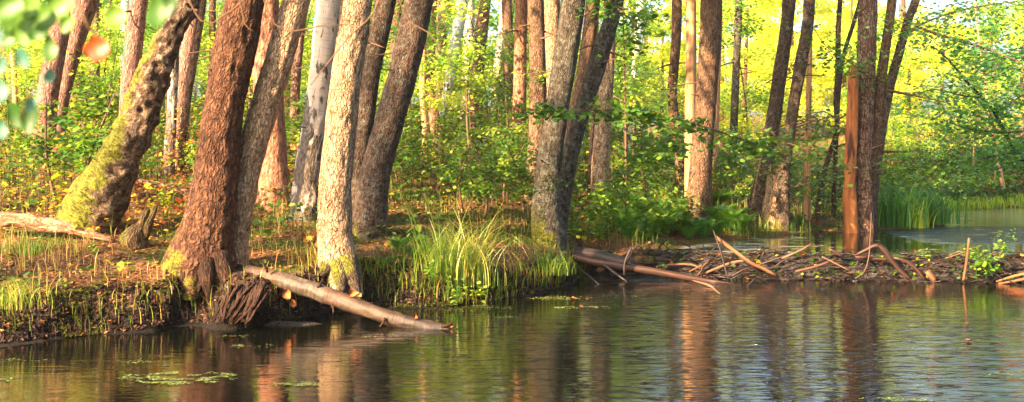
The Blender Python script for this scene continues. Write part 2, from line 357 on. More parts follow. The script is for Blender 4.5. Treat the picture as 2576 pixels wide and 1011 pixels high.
def ground(dx, dy, y0=9.0, y1=70.0):
    r = ray(dx, dy); Y = np.arange(y0, y1, .03); t = Y/r[1]; X = r[0]*t; Z = CAM_H + r[2]*t
    hh = height(X, Y); k = np.argmax(hh >= Z)
    if hh[k] < Z[k]: return None
    return np.array([X[k], Y[k], hh[k]])

def terrain():
    def ax(a, b, st, lo, hi):
        f = np.arange(a, b+1e-6, st); g = [a]; s_ = st
        while g[-1] > lo: s_ *= 1.25; g.append(g[-1]-s_)
        h = [b]; s_ = st
        while h[-1] < hi: s_ *= 1.25; h.append(h[-1]+s_)
        return np.concatenate([np.array(g[1:])[::-1], f, np.array(h[1:])])
    xs = ax(-8, 13, .06, -400, 400); ya = np.arange(11.2, 24, .045); ys = ax(24.1, 42, .12, 24, 600)
    yb = [11.2]; s_ = .045
    while yb[-1] > -300: s_ = min(s_*1.2, 60); yb.append(yb[-1]-s_)
    ys = np.concatenate([np.array(yb[1:])[::-1], ya, ys[ys > 24.05]])
    X, Y = np.meshgrid(xs, ys); Z = height(X, Y); n, m = X.shape
    i = np.arange(n-1)[:, None]*m + np.arange(m-1)[None]
    F = np.stack([i, i+1, i+m+1, i+m], -1).reshape(-1, 4)
    mb = MB(); mb.add(np.stack([X, Y, Z], -1).reshape(-1, 3), F)
    g = G('forest_floor'); geo = g.node('ShaderNodeNewGeometry'); p = geo.outputs['Position']
    a = g.noise(p, 22, 5, .7).outputs['Fac']; b = g.noise(p, 1.3, 4).outputs['Fac']; c = g.noise(p, 7, 4).outputs['Fac']
    lit = g.ramp(a, [(.3, (.03, .016, .010)), (.48, (.12, .055, .025)), (.62, (.26, .12, .05)), (.8, (.36, .2, .08))])
    mos = g.ramp(a, [(.3, (.02, .025, .006)), (.55, (.08, .10, .012)), (.8, (.18, .20, .02))])
    cl = g.mix(g.ramp(b, [(.45, (0, 0, 0)), (.58, (1, 1, 1))]), lit, mos)
    soil = g.ramp(c, [(.3, (.010, .006, .005)), (.55, (.035, .02, .014)), (.75, (.07, .045, .02))])
    ns = g.node('ShaderNodeSeparateXYZ'); g.L(geo.outputs['True Normal'], ns.inputs[0])
    st = g.math('MULTIPLY', g.math('SUBTRACT', .86, ns.outputs['Z']), 4.0, True)
    cl = g.mix(st, cl, soil)
    pz = g.node('ShaderNodeSeparateXYZ'); g.L(p, pz.inputs[0])
    wet = g.math('MULTIPLY', g.math('SUBTRACT', g.math('ADD', .10, g.math('MULTIPLY', c, .35)), pz.outputs['Z']), 5.0, True)
    cl = g.mix(wet, cl, (.012, .009, .007))
    g.out(g.bsdf(cl, .95, g.bump(g.math('ADD', a, c), 1.0, .05), .15).outputs[0])
    return tag(mb.build('ground', g.m, smooth_=True), kind='structure')
terrain()

def water_mat(name, calm_x=0):
    g = G(name); geo = g.node('ShaderNodeNewGeometry'); p = geo.outputs['Position']
    n1 = g.noise(g.scale(p, (1.5, 5.0, 1)), 1.0, 3, .55, .3).outputs['Fac']
    n2 = g.noise(g.scale(p, (4.5, 15, 1)), 1.0, 3, .6, .2).outputs['Fac']
    mask = g.noise(g.scale(p, (.35, .5, 1)), 1.0, 2).outputs['Fac']
    sp = g.node('ShaderNodeSeparateXYZ'); g.L(p, sp.inputs[0])
    return g, p, n1, n2, mask, sp
def water():
    g, p, n1, n2, mask, sp = water_mat('pond_water')
    # breezy streak in the middle of the pond and the churned strip under the dam
    x, y = sp.outputs['X'], sp.outputs['Y']
    def blob(cx, cy_, rx, ry):
        a = g.math('DIVIDE', g.math('SUBTRACT', x, cx), rx); b = g.math('DIVIDE', g.math('SUBTRACT', y, cy_), ry)
        return g.math('SUBTRACT', 1.0, g.math('ADD', g.math('MULTIPLY', a, a), g.math('MULTIPLY', b, b)), True)
    amp = g.math('ADD', .20, g.math('MULTIPLY', g.ramp(mask, [(.35, (0, 0, 0)), (.65, (1, 1, 1))]), .25))
    amp = g.math('ADD', amp, g.math('MULTIPLY', blob(2.9, 11.5, 2.6, 5), .5))
    amp = g.math('ADD', amp, g.math('MULTIPLY', blob(2.3, 18.2, 1.9, 1.0), 3.0))
    h = g.math('ADD', g.math('MULTIPLY', n1, .7), g.math('MULTIPLY', n2, .30))
    n3 = g.noise(g.scale(p, (3.0, 12, 1)), 1.0, 2, .5, .2).outputs['Fac']; gl = g.ramp(n3, [(.55, (0, 0, 0)), (.64, (1, 1, 1))])
    br = g.math('ADD', blob(3.0, 12.0, 2.7, 5.5), g.math('MULTIPLY', blob(2.6, 18.0, 1.9, .9), 1.3)); br = g.math('ADD', br, g.math('MULTIPLY', blob(-.6, 12.0, 1.2, 3), .35))
    h = g.math('ADD', g.math('MULTIPLY', h, amp), g.math('MULTIPLY', g.math('MULTIPLY', gl, br), 2.2))
    d = g.bsdf((.0025, .003, .002), .04, g.bump(h, 1.0, .022), .5); d.inputs['IOR'].default_value = 1.45
    g.out(d.outputs[0])
    mb = MB(); xs = np.linspace(-60, 60, 25); ys = np.linspace(-6, 19.2, 10)
    X, Y = np.meshgrid(xs, ys); n, m = X.shape; i = np.arange(n-1)[:, None]*m+np.arange(m-1)[None]
    mb.add(np.stack([X, Y, X*0], -1).reshape(-1, 3), np.stack([i, i+1, i+m+1, i+m], -1).reshape(-1, 4))
    tag(mb.build('pond_water', g.m), kind='structure')
    g, p, n1, n2, mask, sp = water_mat('upstream_water'); x, y = sp.outputs['X'], sp.outputs['Y']
    # smooth just above the dam, ruffled further up
    band = g.ramp(g.math('DIVIDE', g.math('ADD', g.math('SUBTRACT', y, 20.0), g.math('MULTIPLY', mask, .8)), 12), [(.08, (0, 0, 0)), (.13, (1, 1, 1)), (.40, (1, 1, 1)), (.46, (.15, .15, .15))])
    xm = g.math('MULTIPLY', g.math('SUBTRACT', x, 6.9), 1.2, True)
    amp = g.math('ADD', .12, g.math('MULTIPLY', g.math('MULTIPLY', band, xm), 8.0))
    h = g.math('MULTIPLY', g.math('ADD', g.math('MULTIPLY', n1, .6), g.math('MULTIPLY', n2, .4)), amp)
    scum = g.noise(g.scale(p, (1.5, 3.5, 1)), 1.6, 6, .7).outputs['Fac']
    xl = g.math('MULTIPLY', g.math('SUBTRACT', 5.6, x), .35, True)
    sm = g.ramp(g.math('ADD', scum, g.math('MULTIPLY', xl, .16)), [(.6, (0, 0, 0)), (.68, (1, 1, 1))])
    cl = g.mix(sm, (.0025, .0035, .002), (.20, .20, .15))
    rg = g.math('ADD', .04, g.math('ADD', g.math('MULTIPLY', sm, .5), g.math('MULTIPLY', g.math('MULTIPLY', band, xm), .2)))
    d = g.bsdf(cl, rg, g.bump(h, 1.0, .03), .5); d.inputs['IOR'].default_value = 1.45
    g.out(d.outputs[0])
    mb = MB(); xs = np.concatenate([np.linspace(1.25, 14.9, 40), [18, 30, 60]]); V = []
    rows = 8
    for k in range(rows):
        t = k/(rows-1)
        for q in xs: y0 = float(damy(q)); V.append((q, y0 + t*(46-y0), WZ))
    m = len(xs); i = np.arange(rows-1)[:, None]*m+np.arange(m-1)[None]
    mb.add(V, np.stack([i, i+1, i+m+1, i+m], -1).reshape(-1, 4))
    tag(mb.build('upstream_water', g.m), kind='structure')
water()
# ---------------------------------------------------------------- crowns
def crown_mesh(name, n, size, mat, seed, rx=2.6, rz=2.0, clumps=16, limbs=True, tlo=.2, thi=.8, hole=.0):
    rng = np.random.RandomState(seed); mb = MB(); cs = rng.normal(size=(clumps, 3)); cs /= np.linalg.norm(cs, axis=1)[:, None]
    cs *= rng.uniform(.35, 1, (clumps, 1)); cs *= np.array([rx, rx, rz]); cr = rng.uniform(.5, 1.0, clumps)*rx*.36
    ct = rng.uniform(tlo, thi, clumps)
    k = rng.randint(0, clumps, n); d = rng.normal(size=(n, 3)); d /= np.linalg.norm(d, axis=1)[:, None]
    C = cs[k] + d*(cr[k]*rng.uniform(.25, 1.0, n)**.6)[:, None]*np.array([1.15, 1.15, .7])
    keep = fbm(C*1.6, seed) > .42; C, k = C[keep], k[keep]
    leaves(mb, C, size, ct[k] + rng.uniform(-.22, .22, len(C)), rng, .5)
    if limbs:
        for i in range(clumps):
            tube(mb, [(0, 0, -rz*1.0, .05), (*(cs[i]*.5+np.array([0, 0, -.3])), .035), (*cs[i], .012)], 5, .5, mat=1)
    me = mb.build(name, [mat, M['twig']]); dta = me.data; bpy.data.objects.remove(me); return dta
CR = [crown_mesh('crown', 1700, .17, M['leaf'], 40+i) for i in range(3)]
rngT = np.random.RandomState(77)
def add_crown(parent, base, top, scale=1.0):
    o = bpy.data.objects.new('crown', CR[rngT.randint(3)]); col.objects.link(o); o.parent = parent
    o.location = Vector(top) - Vector(base); o.rotation_euler.z = rngT.rand()*6.28; o.scale = (scale,)*3; return o

# ---------------------------------------------------------------- the trees whose trunks one sees
INFO = []
BASES = {}
def tree(key, name, mat, base, pts, label, cat='tree', Y=None, flare=.5, ns=14, ridge=0.0, bump=.05, crown=1.0, group=None, extra=5.0, stump=False, lean=0.0, lobes=5, ylean=0.0, parent=None, part='trunk', flh=.28, step=.15):
    """base (x, y) and pts (x, y, width) top-down as measured in the photograph, turned into metres at the tree's own distance"""
    g = ground(*base) if Y is None else None
    if g is None:
        g = P(base[0], base[1], Y); g[2] = hz(g[0], g[1])
    D = g[1]; rows = []
    for (x, y, w_) in pts:
        q = P(x, y, D); rows.append([q[0], D, q[2], rad(w_, D)])
    rows = rows[::-1]                                    # bottom first
    rows = [r for r in rows if r[2] > g[2]+.12] if rows[0][2] < g[2] else rows
    w0 = rows[0][3]
    bx = g[0]
    rows = [[bx, D, g[2]-.25, w0*1.03], [bx + (rows[0][0]-bx)*.1, D, g[2]-.02, w0*1.02]] + rows
    if ylean:
        for r in rows: r[1] = D + ylean*(r[2]-g[2])
    if not stump:
        a, b = np.array(rows[-2]), np.array(rows[-1]); d = (b-a)[:3]; d /= np.linalg.norm(d)
        for k in (1, 2, 3):
            d = d*.85 + np.array([0, 0, .15]); d /= np.linalg.norm(d)
            q = np.array(rows[-1][:3]) + d*extra/3; rows.append([*q, rows[-1][3]*.82])
    mb = MB(); seed = len(INFO)+1
    tube(mb, np.array(rows), ns, step, bump=bump, seed=seed, flare=flare, ridge=ridge, lobes=lobes, flh=flh)
    if stump:                                            # a torn, splintered top
        V = mb.V[-1].reshape(-1, ns, 3); rg = np.random.RandomState(seed)
        for k, amt in ((-1, 1.0), (-2, .45)): V[k, :, 2] += rg.uniform(-.04, .16, ns)*amt*stump
    loc = (bx, D, g[2])
    if parent is None:
        root = empty(name, loc, label, cat, group)
    else: root = parent
    ploc = tuple(root.location)
    o = mb.build(part, mat, root, loc=ploc, smooth_=True)
    INFO.append((key, round(D, 1), round(g[2], 2), round(w0*2, 2))); BASES[key] = (root, rows)
    if crown and not stump and D < 24.5: add_crown(root, ploc, rows[-1][:3], crown)
    return root

T = tree
T('mossy_birch', 'birch_tree', M['birch_mossy'], (215, 572), [(472, -20, 40), (464, 12, 46), (437, 60, 55), (393, 150, 72), (350, 280, 86), (313, 370, 98), (275, 450, 116), (232, 530, 142)],
  'big leaning birch with thick yellow moss down its rough split trunk', flare=.3, ns=80, ridge=.055, step=.03, bump=.14, ylean=.05, extra=5)
T('brown', 'alder_tree', M['alder_brown'], (500, 690), [(622, -20, 92), (606, 50, 98), (592, 120, 102), (572, 220, 100), (556, 320, 100), (545, 420, 104), (532, 520, 118), (516, 600, 138), (505, 650, 158)],
  'thick dark brown alder with mossy flared foot over the hollow in the bank', flare=.42, ns=72, ridge=.022, step=.03, flh=.35, lobes=7)
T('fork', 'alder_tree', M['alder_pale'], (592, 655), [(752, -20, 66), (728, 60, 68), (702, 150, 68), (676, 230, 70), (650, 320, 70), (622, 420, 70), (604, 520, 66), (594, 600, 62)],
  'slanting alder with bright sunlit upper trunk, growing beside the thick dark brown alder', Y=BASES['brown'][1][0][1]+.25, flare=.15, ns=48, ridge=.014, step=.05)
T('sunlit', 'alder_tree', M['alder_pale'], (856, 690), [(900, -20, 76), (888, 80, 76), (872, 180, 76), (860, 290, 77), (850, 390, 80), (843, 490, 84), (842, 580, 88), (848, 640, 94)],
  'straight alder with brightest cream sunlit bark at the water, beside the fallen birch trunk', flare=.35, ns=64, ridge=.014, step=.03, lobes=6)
T('birch_mid', 'birch_tree', M['birch'], (768, 548), [(832, -20, 60), (818, 90, 62), (808, 190, 58), (792, 310, 60), (776, 420, 64), (769, 500, 74)],
  'pale peeling birch just behind and left of the brightest sunlit alder', flare=.3, ns=32, ridge=.018, bump=.09, step=.05)
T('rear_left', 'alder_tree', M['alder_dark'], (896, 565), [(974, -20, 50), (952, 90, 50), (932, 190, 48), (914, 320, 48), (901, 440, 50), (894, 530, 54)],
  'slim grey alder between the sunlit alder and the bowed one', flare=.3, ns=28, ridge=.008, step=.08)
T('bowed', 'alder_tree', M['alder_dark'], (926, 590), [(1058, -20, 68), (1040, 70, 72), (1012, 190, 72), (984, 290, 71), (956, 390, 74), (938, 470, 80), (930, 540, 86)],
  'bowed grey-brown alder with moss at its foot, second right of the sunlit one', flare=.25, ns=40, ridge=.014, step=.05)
T('pine_a', 'pine_tree', M['pine'], (112, 345), [(158, -20, 40), (150, 75, 48), (136, 150, 50), (122, 230, 52), (114, 300, 54)],
  'reddish pine at far left, seen past the blurred hanging leaves', Y=23)
T('pine_b', 'pine_tree', M['pine'], (142, 335), [(222, -20, 62), (200, 55, 55), (182, 130, 44), (164, 210, 38), (150, 290, 36)],
  'dark slanting pine crossing behind the reddish one at far left', Y=24)
T('pine_c', 'pine_tree', M['pine'], (318, 470), [(352, -20, 44), (340, 80, 45), (332, 160, 45), (325, 240, 46), (320, 400, 48)],
  'straight pine rising behind the mossy leaning birch', Y=20.5)
T('dark_small', 'alder_tree', M['birch'], (424, 440), [(446, -20, 24), (440, 100, 24), (436, 200, 25), (430, 320, 26), (425, 410, 28)],
  'thin dark trunk right behind the mossy leaning birch')
T('twin_a', 'pine_tree', M['pine'], (452, 375), [(494, -20, 36), (486, 40, 44), (474, 120, 44), (460, 210, 42), (452, 330, 42)],
  'purplish pine between the mossy birch and the thick brown alder', Y=22)
T('twin_b', 'alder_tree', M['alder'], (455, 372), [(516, -20, 13), (504, 60, 15), (490, 140, 17), (474, 240, 18), (460, 340, 19)],
  'thin slanting trunk in front of the purplish pine', Y=21.2)
T('pine_d', 'pine_tree', M['pine_red'], (684, 520), [(668, -20, 66), (668, 80, 74), (672, 180, 74), (678, 280, 73), (684, 380, 74), (686, 470, 78)],
  'stout reddish pine standing behind the slanting alder', ns=28, ridge=.01, step=.08)
T('thin_c', 'alder_tree', M['pine'], (738, 300), [(762, -20, 24), (756, 60, 25), (748, 150, 24), (742, 240, 24)], 'thin dark trunk left of the pale peeling birch', Y=25)
T('pine_e', 'pine_tree', M['pine'], (984, 330), [(1008, -20, 20), (1001, 50, 20), (994, 150, 21), (988, 250, 22)], 'narrow purplish pine in the gap left of the bowed alder', Y=27)
T('orange', 'pine_tree', M['bare'], (1070, 375), [(1068, -20, 15), (1065, 100, 16), (1063, 230, 16), (1070, 340, 18)], 'thin orange trunk just right of the bowed alder', Y=26)
T('pine_f', 'pine_tree', M['pine'], (1092, 340), [(1116, -20, 30), (1110, 60, 32), (1104, 150, 31), (1097, 280, 31)], 'grey-pink pine left of the leaning white birch')
T('birch_lean', 'birch_tree', M['birch_far'], (1093, 350), [(1166, -20, 30), (1152, 70, 30), (1136, 160, 28), (1122, 240, 22), (1104, 310, 20)], 'leaning white birch with dark scars, close behind the grey-pink pine', Y=29.5)
T('pine_g', 'pine_tree', M['pine'], (1194, 368), [(1221, -20, 30), (1212, 80, 30), (1203, 180, 31), (1197, 300, 33)], 'dark red pine standing alone in the open centre of the wood')
T('pine_h', 'pine_tree', M['pine_red'], (1302, 424), [(1312, -20, 31), (1309, 100, 32), (1307, 230, 34), (1303, 370, 35)], 'straight red pine, leftmost of the dense central group of trunks')
T('cen_a', 'alder_tree', M['alder'], (1338, 505), [(1346, -20, 40), (1350, 100, 41), (1353, 230, 43), (1350, 370, 45), (1342, 460, 46)], 'brown sun-warmed alder right next to the leftmost central red pine', ns=24, ridge=.008, step=.08)
T('cen_b', 'alder_tree', M['alder_pale'], (1380, 480), [(1388, -20, 40), (1389, 80, 38), (1387, 200, 34), (1384, 300, 34), (1380, 420, 36)], 'sunlit alder half hidden behind the grey mossy-footed alder')
T('grey', 'alder_tree', M['alder_grey'], (1382, 612), [(1444, -20, 60), (1430, 90, 60), (1413, 200, 59), (1394, 320, 59), (1380, 430, 63), (1374, 520, 74), (1378, 580, 84)],
  'grey alder with thick green moss on its foot above the bank corner', flare=.2, ns=44, ridge=.012, step=.05)
T('cen_c', 'alder_tree', M['alder'], (1424, 500), [(1494, -20, 34), (1481, 90, 34), (1464, 190, 31), (1445, 280, 30), (1432, 370, 30), (1426, 460, 32)], 'slim brown alder seen between the grey alder and its slanting neighbour')
T('slant', 'alder_tree', M['alder_grey'], (1402, 596), [(1556, -20, 36), (1530, 75, 40), (1498, 175, 44), (1466, 275, 43), (1438, 375, 42), (1420, 460, 42), (1410, 540, 42)],
  'slanting grey alder that meets the mossy-footed one at the ground', flare=.12, ns=32, ridge=.01, step=.06)
T('cen_d', 'alder_tree', M['alder_pale'], (1508, 520), [(1536, -20, 30), (1531, 80, 34), (1525, 200, 37), (1515, 330, 41), (1509, 440, 45)], 'upright alder with strongly sunlit orange bark, right of the slanting grey one', ns=24, ridge=.008, step=.08)
T('thin_d', 'alder_tree', M['pine'], (1484, 495), [(1494, 250, 9), (1490, 330, 10), (1484, 440, 12)], 'very thin dark stem in shade left of the sunlit orange-barked alder', extra=3, crown=.4)
T('birch_far', 'birch_tree', M['birch_far'], (1580, 380), [(1614, -20, 22), (1606, 60, 20), (1597, 160, 17), (1588, 260, 15), (1582, 330, 14)], 'far white birch glimpsed through the green leaves', Y=33)
T('curved', 'alder_tree', M['alder'], (1714, 480), [(1702, -20, 25), (1701, 80, 25), (1695, 170, 24), (1690, 240, 24), (1700, 330, 25), (1710, 410, 26)], 'slightly curved brown alder left of the barkless pinkish trunk')
T('snag', 'dead_tree', M['bare'], (1736, 460), [(1737, -20, 26), (1738, 100, 26), (1737, 220, 28), (1736, 340, 29), (1736, 430, 29)], 'barkless pinkish dead trunk touching the stout alder', Y=24.6, crown=0)
T('stout', 'alder_tree', M['alder'], (1756, 550), [(1790, -20, 53), (1786, 100, 53), (1777, 220, 53), (1768, 340, 54), (1761, 440, 57), (1757, 510, 64)], 'stout upright brown alder behind the green ferns', flare=.4, ns=36, ridge=.012, step=.06)
T('side_snag', 'dead_tree', M['bare'], (1796, 500), [(1810, -20, 14), (1808, 100, 14), (1803, 250, 14), (1797, 430, 17)], 'thin orange dead stem against the right side of the stout alder', crown=0)
T('shade', 'alder_tree', M['alder_grey'], (1842, 430), [(1858, -20, 18), (1855, 80, 19), (1850, 200, 19), (1845, 330, 20)], 'hazy grey-green trunk against the bright yellow foliage', Y=31)
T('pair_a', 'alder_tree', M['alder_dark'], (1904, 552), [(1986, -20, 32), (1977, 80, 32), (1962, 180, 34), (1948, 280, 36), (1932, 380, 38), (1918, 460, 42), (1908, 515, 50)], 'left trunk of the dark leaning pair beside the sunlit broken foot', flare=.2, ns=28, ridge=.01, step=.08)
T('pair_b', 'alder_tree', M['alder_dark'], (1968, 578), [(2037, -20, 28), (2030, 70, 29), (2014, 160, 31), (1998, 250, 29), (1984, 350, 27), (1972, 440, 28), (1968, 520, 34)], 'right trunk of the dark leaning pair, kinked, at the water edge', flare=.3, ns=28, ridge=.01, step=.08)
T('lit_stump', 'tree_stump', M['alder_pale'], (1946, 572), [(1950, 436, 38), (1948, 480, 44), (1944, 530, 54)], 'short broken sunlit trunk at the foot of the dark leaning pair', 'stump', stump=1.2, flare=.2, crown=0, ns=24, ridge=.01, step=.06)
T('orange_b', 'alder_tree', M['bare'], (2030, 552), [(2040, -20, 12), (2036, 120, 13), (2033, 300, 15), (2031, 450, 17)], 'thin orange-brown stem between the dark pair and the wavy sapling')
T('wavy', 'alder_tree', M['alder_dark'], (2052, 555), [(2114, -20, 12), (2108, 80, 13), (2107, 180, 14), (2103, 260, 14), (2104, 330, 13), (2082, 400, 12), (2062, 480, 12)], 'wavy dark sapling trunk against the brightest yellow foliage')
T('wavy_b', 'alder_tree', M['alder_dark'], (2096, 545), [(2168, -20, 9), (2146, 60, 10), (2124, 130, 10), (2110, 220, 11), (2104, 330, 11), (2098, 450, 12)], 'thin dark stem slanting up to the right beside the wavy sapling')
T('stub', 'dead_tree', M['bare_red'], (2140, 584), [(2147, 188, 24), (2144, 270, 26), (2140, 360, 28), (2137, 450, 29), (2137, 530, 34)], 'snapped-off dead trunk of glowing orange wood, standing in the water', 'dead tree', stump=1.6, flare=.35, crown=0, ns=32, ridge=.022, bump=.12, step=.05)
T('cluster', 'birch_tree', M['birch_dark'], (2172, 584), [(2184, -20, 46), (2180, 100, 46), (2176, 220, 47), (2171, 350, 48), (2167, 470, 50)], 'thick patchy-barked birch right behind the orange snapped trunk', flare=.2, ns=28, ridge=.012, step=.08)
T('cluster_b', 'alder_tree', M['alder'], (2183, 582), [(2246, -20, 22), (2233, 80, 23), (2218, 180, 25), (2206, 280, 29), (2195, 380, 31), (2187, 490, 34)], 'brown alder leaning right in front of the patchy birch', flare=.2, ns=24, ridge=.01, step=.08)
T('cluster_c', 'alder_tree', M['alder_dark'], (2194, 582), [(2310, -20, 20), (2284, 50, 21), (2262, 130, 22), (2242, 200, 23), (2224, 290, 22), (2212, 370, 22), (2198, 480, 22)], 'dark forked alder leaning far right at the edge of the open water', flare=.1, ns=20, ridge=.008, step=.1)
T('far_left', 'alder_tree', M['bare'], (40, 275), [(20, -20, 12), (28, 80, 13), (34, 160, 14), (38, 240, 14)], 'thin orange-brown trunk in the far left corner', Y=26)
T('far_birch', 'birch_tree', M['birch'], (1240, 320), [(1270, -20, 19), (1262, 80, 20), (1250, 180, 20), (1243, 270, 20)], 'faded grey birch right of the dark red pine', Y=34)
T('far_pale', 'birch_tree', M['birch'], (1170, 330), [(1182, -20, 26), (1178, 120, 27), (1172, 280, 28)], 'faded pale trunk left of the dark red pine', Y=36)
T('right_thin', 'alder_tree', M['bare'], (2524, 492), [(2500, 350, 9), (2510, 400, 9), (2519, 450, 10)], 'thin curved sunlit trunk on the far bank at right', Y=35, crown=.6, extra=4)
def stubs(key, n, seed, mat='twig', hmax=3.2, L=.35):
    root, rows = BASES[key]; rr = np.random.RandomState(seed); q = spline(rows, .1); z0 = root.location.z; q = q[(q[:, 2] > z0+.7) & (q[:, 2] < z0+hmax)]
    for i in range(n):
        s = q[rr.randint(len(q))]; a = rr.uniform(-1.2, 1.2) + (math.pi if rr.rand() < .5 else 0); l = s[3] + L*rr.uniform(.25, 1.3)
        e = s[:3] + np.array([math.cos(a)*l, -abs(math.sin(a))*l, l*rr.uniform(-.35, .5)]); m_ = (s[:3]+e)/2 + rr.normal(size=3)*.02; mb = MB()
        tube(mb, np.array([[*s[:3], .022], [*m_, .014], [*e, .005]]), 6, .06, bump=.2, seed=i); mb.build('branch', M[mat], root, loc=tuple(root.location), smooth_=True)
for k, n, L in [('birch_mid', 3, .25), ('brown', 2, .3), ('fork', 2, .3), ('sunlit', 1, .2), ('pine_d', 3, .4), ('bowed', 2, .35), ('rear_left', 2, .5), ('pine_c', 3, .5), ('cen_a', 3, .5), ('grey', 2, .3), ('slant', 3, .45), ('cen_d', 3, .3), ('stout', 2, .5), ('pine_g', 4, .9), ('pine_h', 3, .5),
                ('pine_f', 3, .9), ('curved', 3, .8), ('pair_a', 3, .6), ('pair_b', 3, .6), ('wavy', 5, .9), ('wavy_b', 4, .9), ('cluster_b', 5, .7), ('cluster_c', 5, .9), ('cluster', 3, .5), ('shade', 3, .9), ('twin_a', 3, .5)]:
    stubs(k, n, len(k)+n*7, L=L)
# ---------------------------------------------------------------- undergrowth, grass, litter
rng = np.random.RandomState(2024)
def sample(n, ymin=11.3, ymax=42, dmin=.1, dmax=99, power=1.0, xpad=.445):
    Y = ymin + (ymax-ymin)*rng.rand(n)**power; X = (rng.rand(n)*2-1)*(xpad*Y+.6)
    d = Y - shore(X); k = (d > dmin) & (d < dmax); X, Y, d = X[k], Y[k], d[k]
    return X, Y, d, height(X, Y)
def undergrowth():
    mb = MB(); X, Y, d, Z = sample(17000, dmin=.7, power=.85)
    patch = fbm(xy3(X, Y, .5), 21); f = X/np.maximum(Y, 1)        # -.41 .. .41 across the view
    keep = rng.rand(len(X)) < smooth(.36, .56, patch)*.75 + .35*smooth(1, 5, d) + .06; keep &= ~((f > .2) & (d < 1.2) & (rng.rand(len(X)) < .5))
    keep &= rng.rand(len(X)) < .25 + .75*smooth(1.2, 4.0, d + 2.0*(X > -1.5))
    X, Y, d, Z, patch, f = [a[keep] for a in (X, Y, d, Z, patch, f)]
    X2 = rng.uniform(9, 20, 5000); Y2 = shore(X2) + rng.uniform(.5, 9, 5000); k2 = X2/Y2 < .5; X2, Y2 = X2[k2], Y2[k2]
    X = np.r_[X, X2]; Y = np.r_[Y, Y2]; Z = np.r_[Z, height(X2, Y2)]; d = np.r_[d, Y2-shore(X2)]; patch = np.r_[patch, fbm(xy3(X2, Y2, .5), 21)]; f = np.r_[f, X2/Y2]; n = len(X)
    psz = rng.choice([.6, .8, 1.0, 1.3, 1.75], n, p=[.2, .25, .25, .2, .1])
    H = (.14 + .60*smooth(1.0, 8, d))*rng.uniform(.35, 1.25, n)*(0.6+.8*patch)
    H *= np.where(rng.rand(n) < .08, 1.6, 1)
    lean = rng.normal(size=(n, 2))*.16
    nl = np.clip((H*20/psz**1.3).astype(int), 4, 30)
    idx = np.repeat(np.arange(n), nl); t = rng.rand(len(idx))**.7
    side = rng.normal(size=(len(idx), 2))*(.05+.10*(1-t))[:, None]*(.5+H[idx])[:, None]
    C = np.stack([X[idx]+lean[idx, 0]*H[idx]*t+side[:, 0], Y[idx]+lean[idx, 1]*H[idx]*t+side[:, 1], Z[idx]+.03+H[idx]*t], -1)
    base = .38 - .40*f + .28*(fbm(xy3(X, Y, .35), 5)-.5)*2
    rus = (fbm(xy3(X, Y, .8), 77) > .53) & (f < -.12) & (d < 9) & (d > 1); base = np.where(rus, .86, base)
    base = np.clip(base, .15, .90) + rng.normal(size=n)*.09
    tint = base[idx] + rng.normal(size=len(idx))*.10 + np.where(rng.rand(len(idx)) < .05, .25, 0)
    size = (.05 + .0014*Y[idx])*psz[idx]
    k6 = Y[idx] < 17
    leaves(mb, C[k6], size[k6], tint[k6], rng, .7, 6, .6); leaves(mb, C[~k6], size[~k6], tint[~k6], rng, .7, 4, .7)
    # stems
    sel = rng.rand(n) < .75; b = np.stack([X, Y, Z-.02], -1)[sel]; L = H[sel]*1.02; ang = np.hypot(lean[sel, 0], lean[sel, 1])
    dr = lean[sel]/(ang[:, None]+1e-6)
    blades(mb, b, dr, L, .006+.0003*b[:, 1], ang*1.1, rng.uniform(.2, .8, sel.sum()), 2, mat=1, rng=rng)
    return tag(mb.build('undergrowth', [M['leaf_mix'], M['stick']]), kind='stuff')
undergrowth()
def grass():
    mb = MB()
    X, Y, d, Z = sample(44000, 11.3, 26, .02, 6, .8); f = X/Y
    pt = fbm(xy3(X, Y, .9), 51); k = rng.rand(len(X)) < smooth(.38, .6, pt)*(1-.6*smooth(2, 6, d))*np.where(d < .35, .8, 1)*np.where(f < -.17, .35, 1)
    k &= ~((f < -.1) & (d < .28) & (rng.rand(len(X)) < .8))
    X, Y, d, Z, f, pt = [a[k] for a in (X, Y, d, Z, f, pt)]; n = len(X)
    th = rng.rand(n)*6.28; dr = np.stack([np.cos(th), np.sin(th)-.35], -1)
    t = .52 - .55*f + .35*(fbm(xy3(X, Y, .6), 61)-.5)*2 + rng.normal(size=n)*.12
    t = np.where(rng.rand(n) < .12, .88, t)
    blades(mb, np.stack([X, Y, Z-.01], -1), dr, rng.uniform(.07, .26, n)*(1+.5*(pt > .55)), .007, rng.uniform(.3, 1.5, n), t, 3, rng=rng)
    # longer grass hanging over the lip of the bank
    X = rng.uniform(-6.5, 1.3, 2600); dd = rng.uniform(.12, .5, 2600); Y = shore(X)+dd; Z = height(X, Y)
    k = ((X > -2.0) & (rng.rand(2600) < .6)) | (rng.rand(2600) < .12); X, Y, Z = X[k], Y[k], Z[k]; n = len(X)
    dr = np.stack([rng.normal(size=n)*.5, -np.ones(n)], -1); dr /= np.linalg.norm(dr, axis=1)[:, None]
    blades(mb, np.stack([X, Y, Z-.01], -1), dr, rng.uniform(.14, .42, n), .007, rng.uniform(1.4, 2.9, n), .45+rng.normal(size=n)*.16 + np.where(rng.rand(n) < .2, .35, 0), 5, rng=rng)
    return tag(mb.build('grass', M['grass']), kind='stuff')
grass()
def litter():
    mb = MB(); X, Y, d, Z = sample(42000, 11.3, 30, .12, 14, 1.3); k = rng.rand(len(X)) < np.where(X < -1, 1, .55); X, Y, Z = X[k], Y[k], Z[k]
    leaves(mb, np.stack([X, Y, Z+.012], -1), .055, rng.beta(2, 2.2, len(X)), rng, 1.6, 4, .75)
    return tag(mb.build('leaf_litter', M['litter']), kind='stuff')
litter()

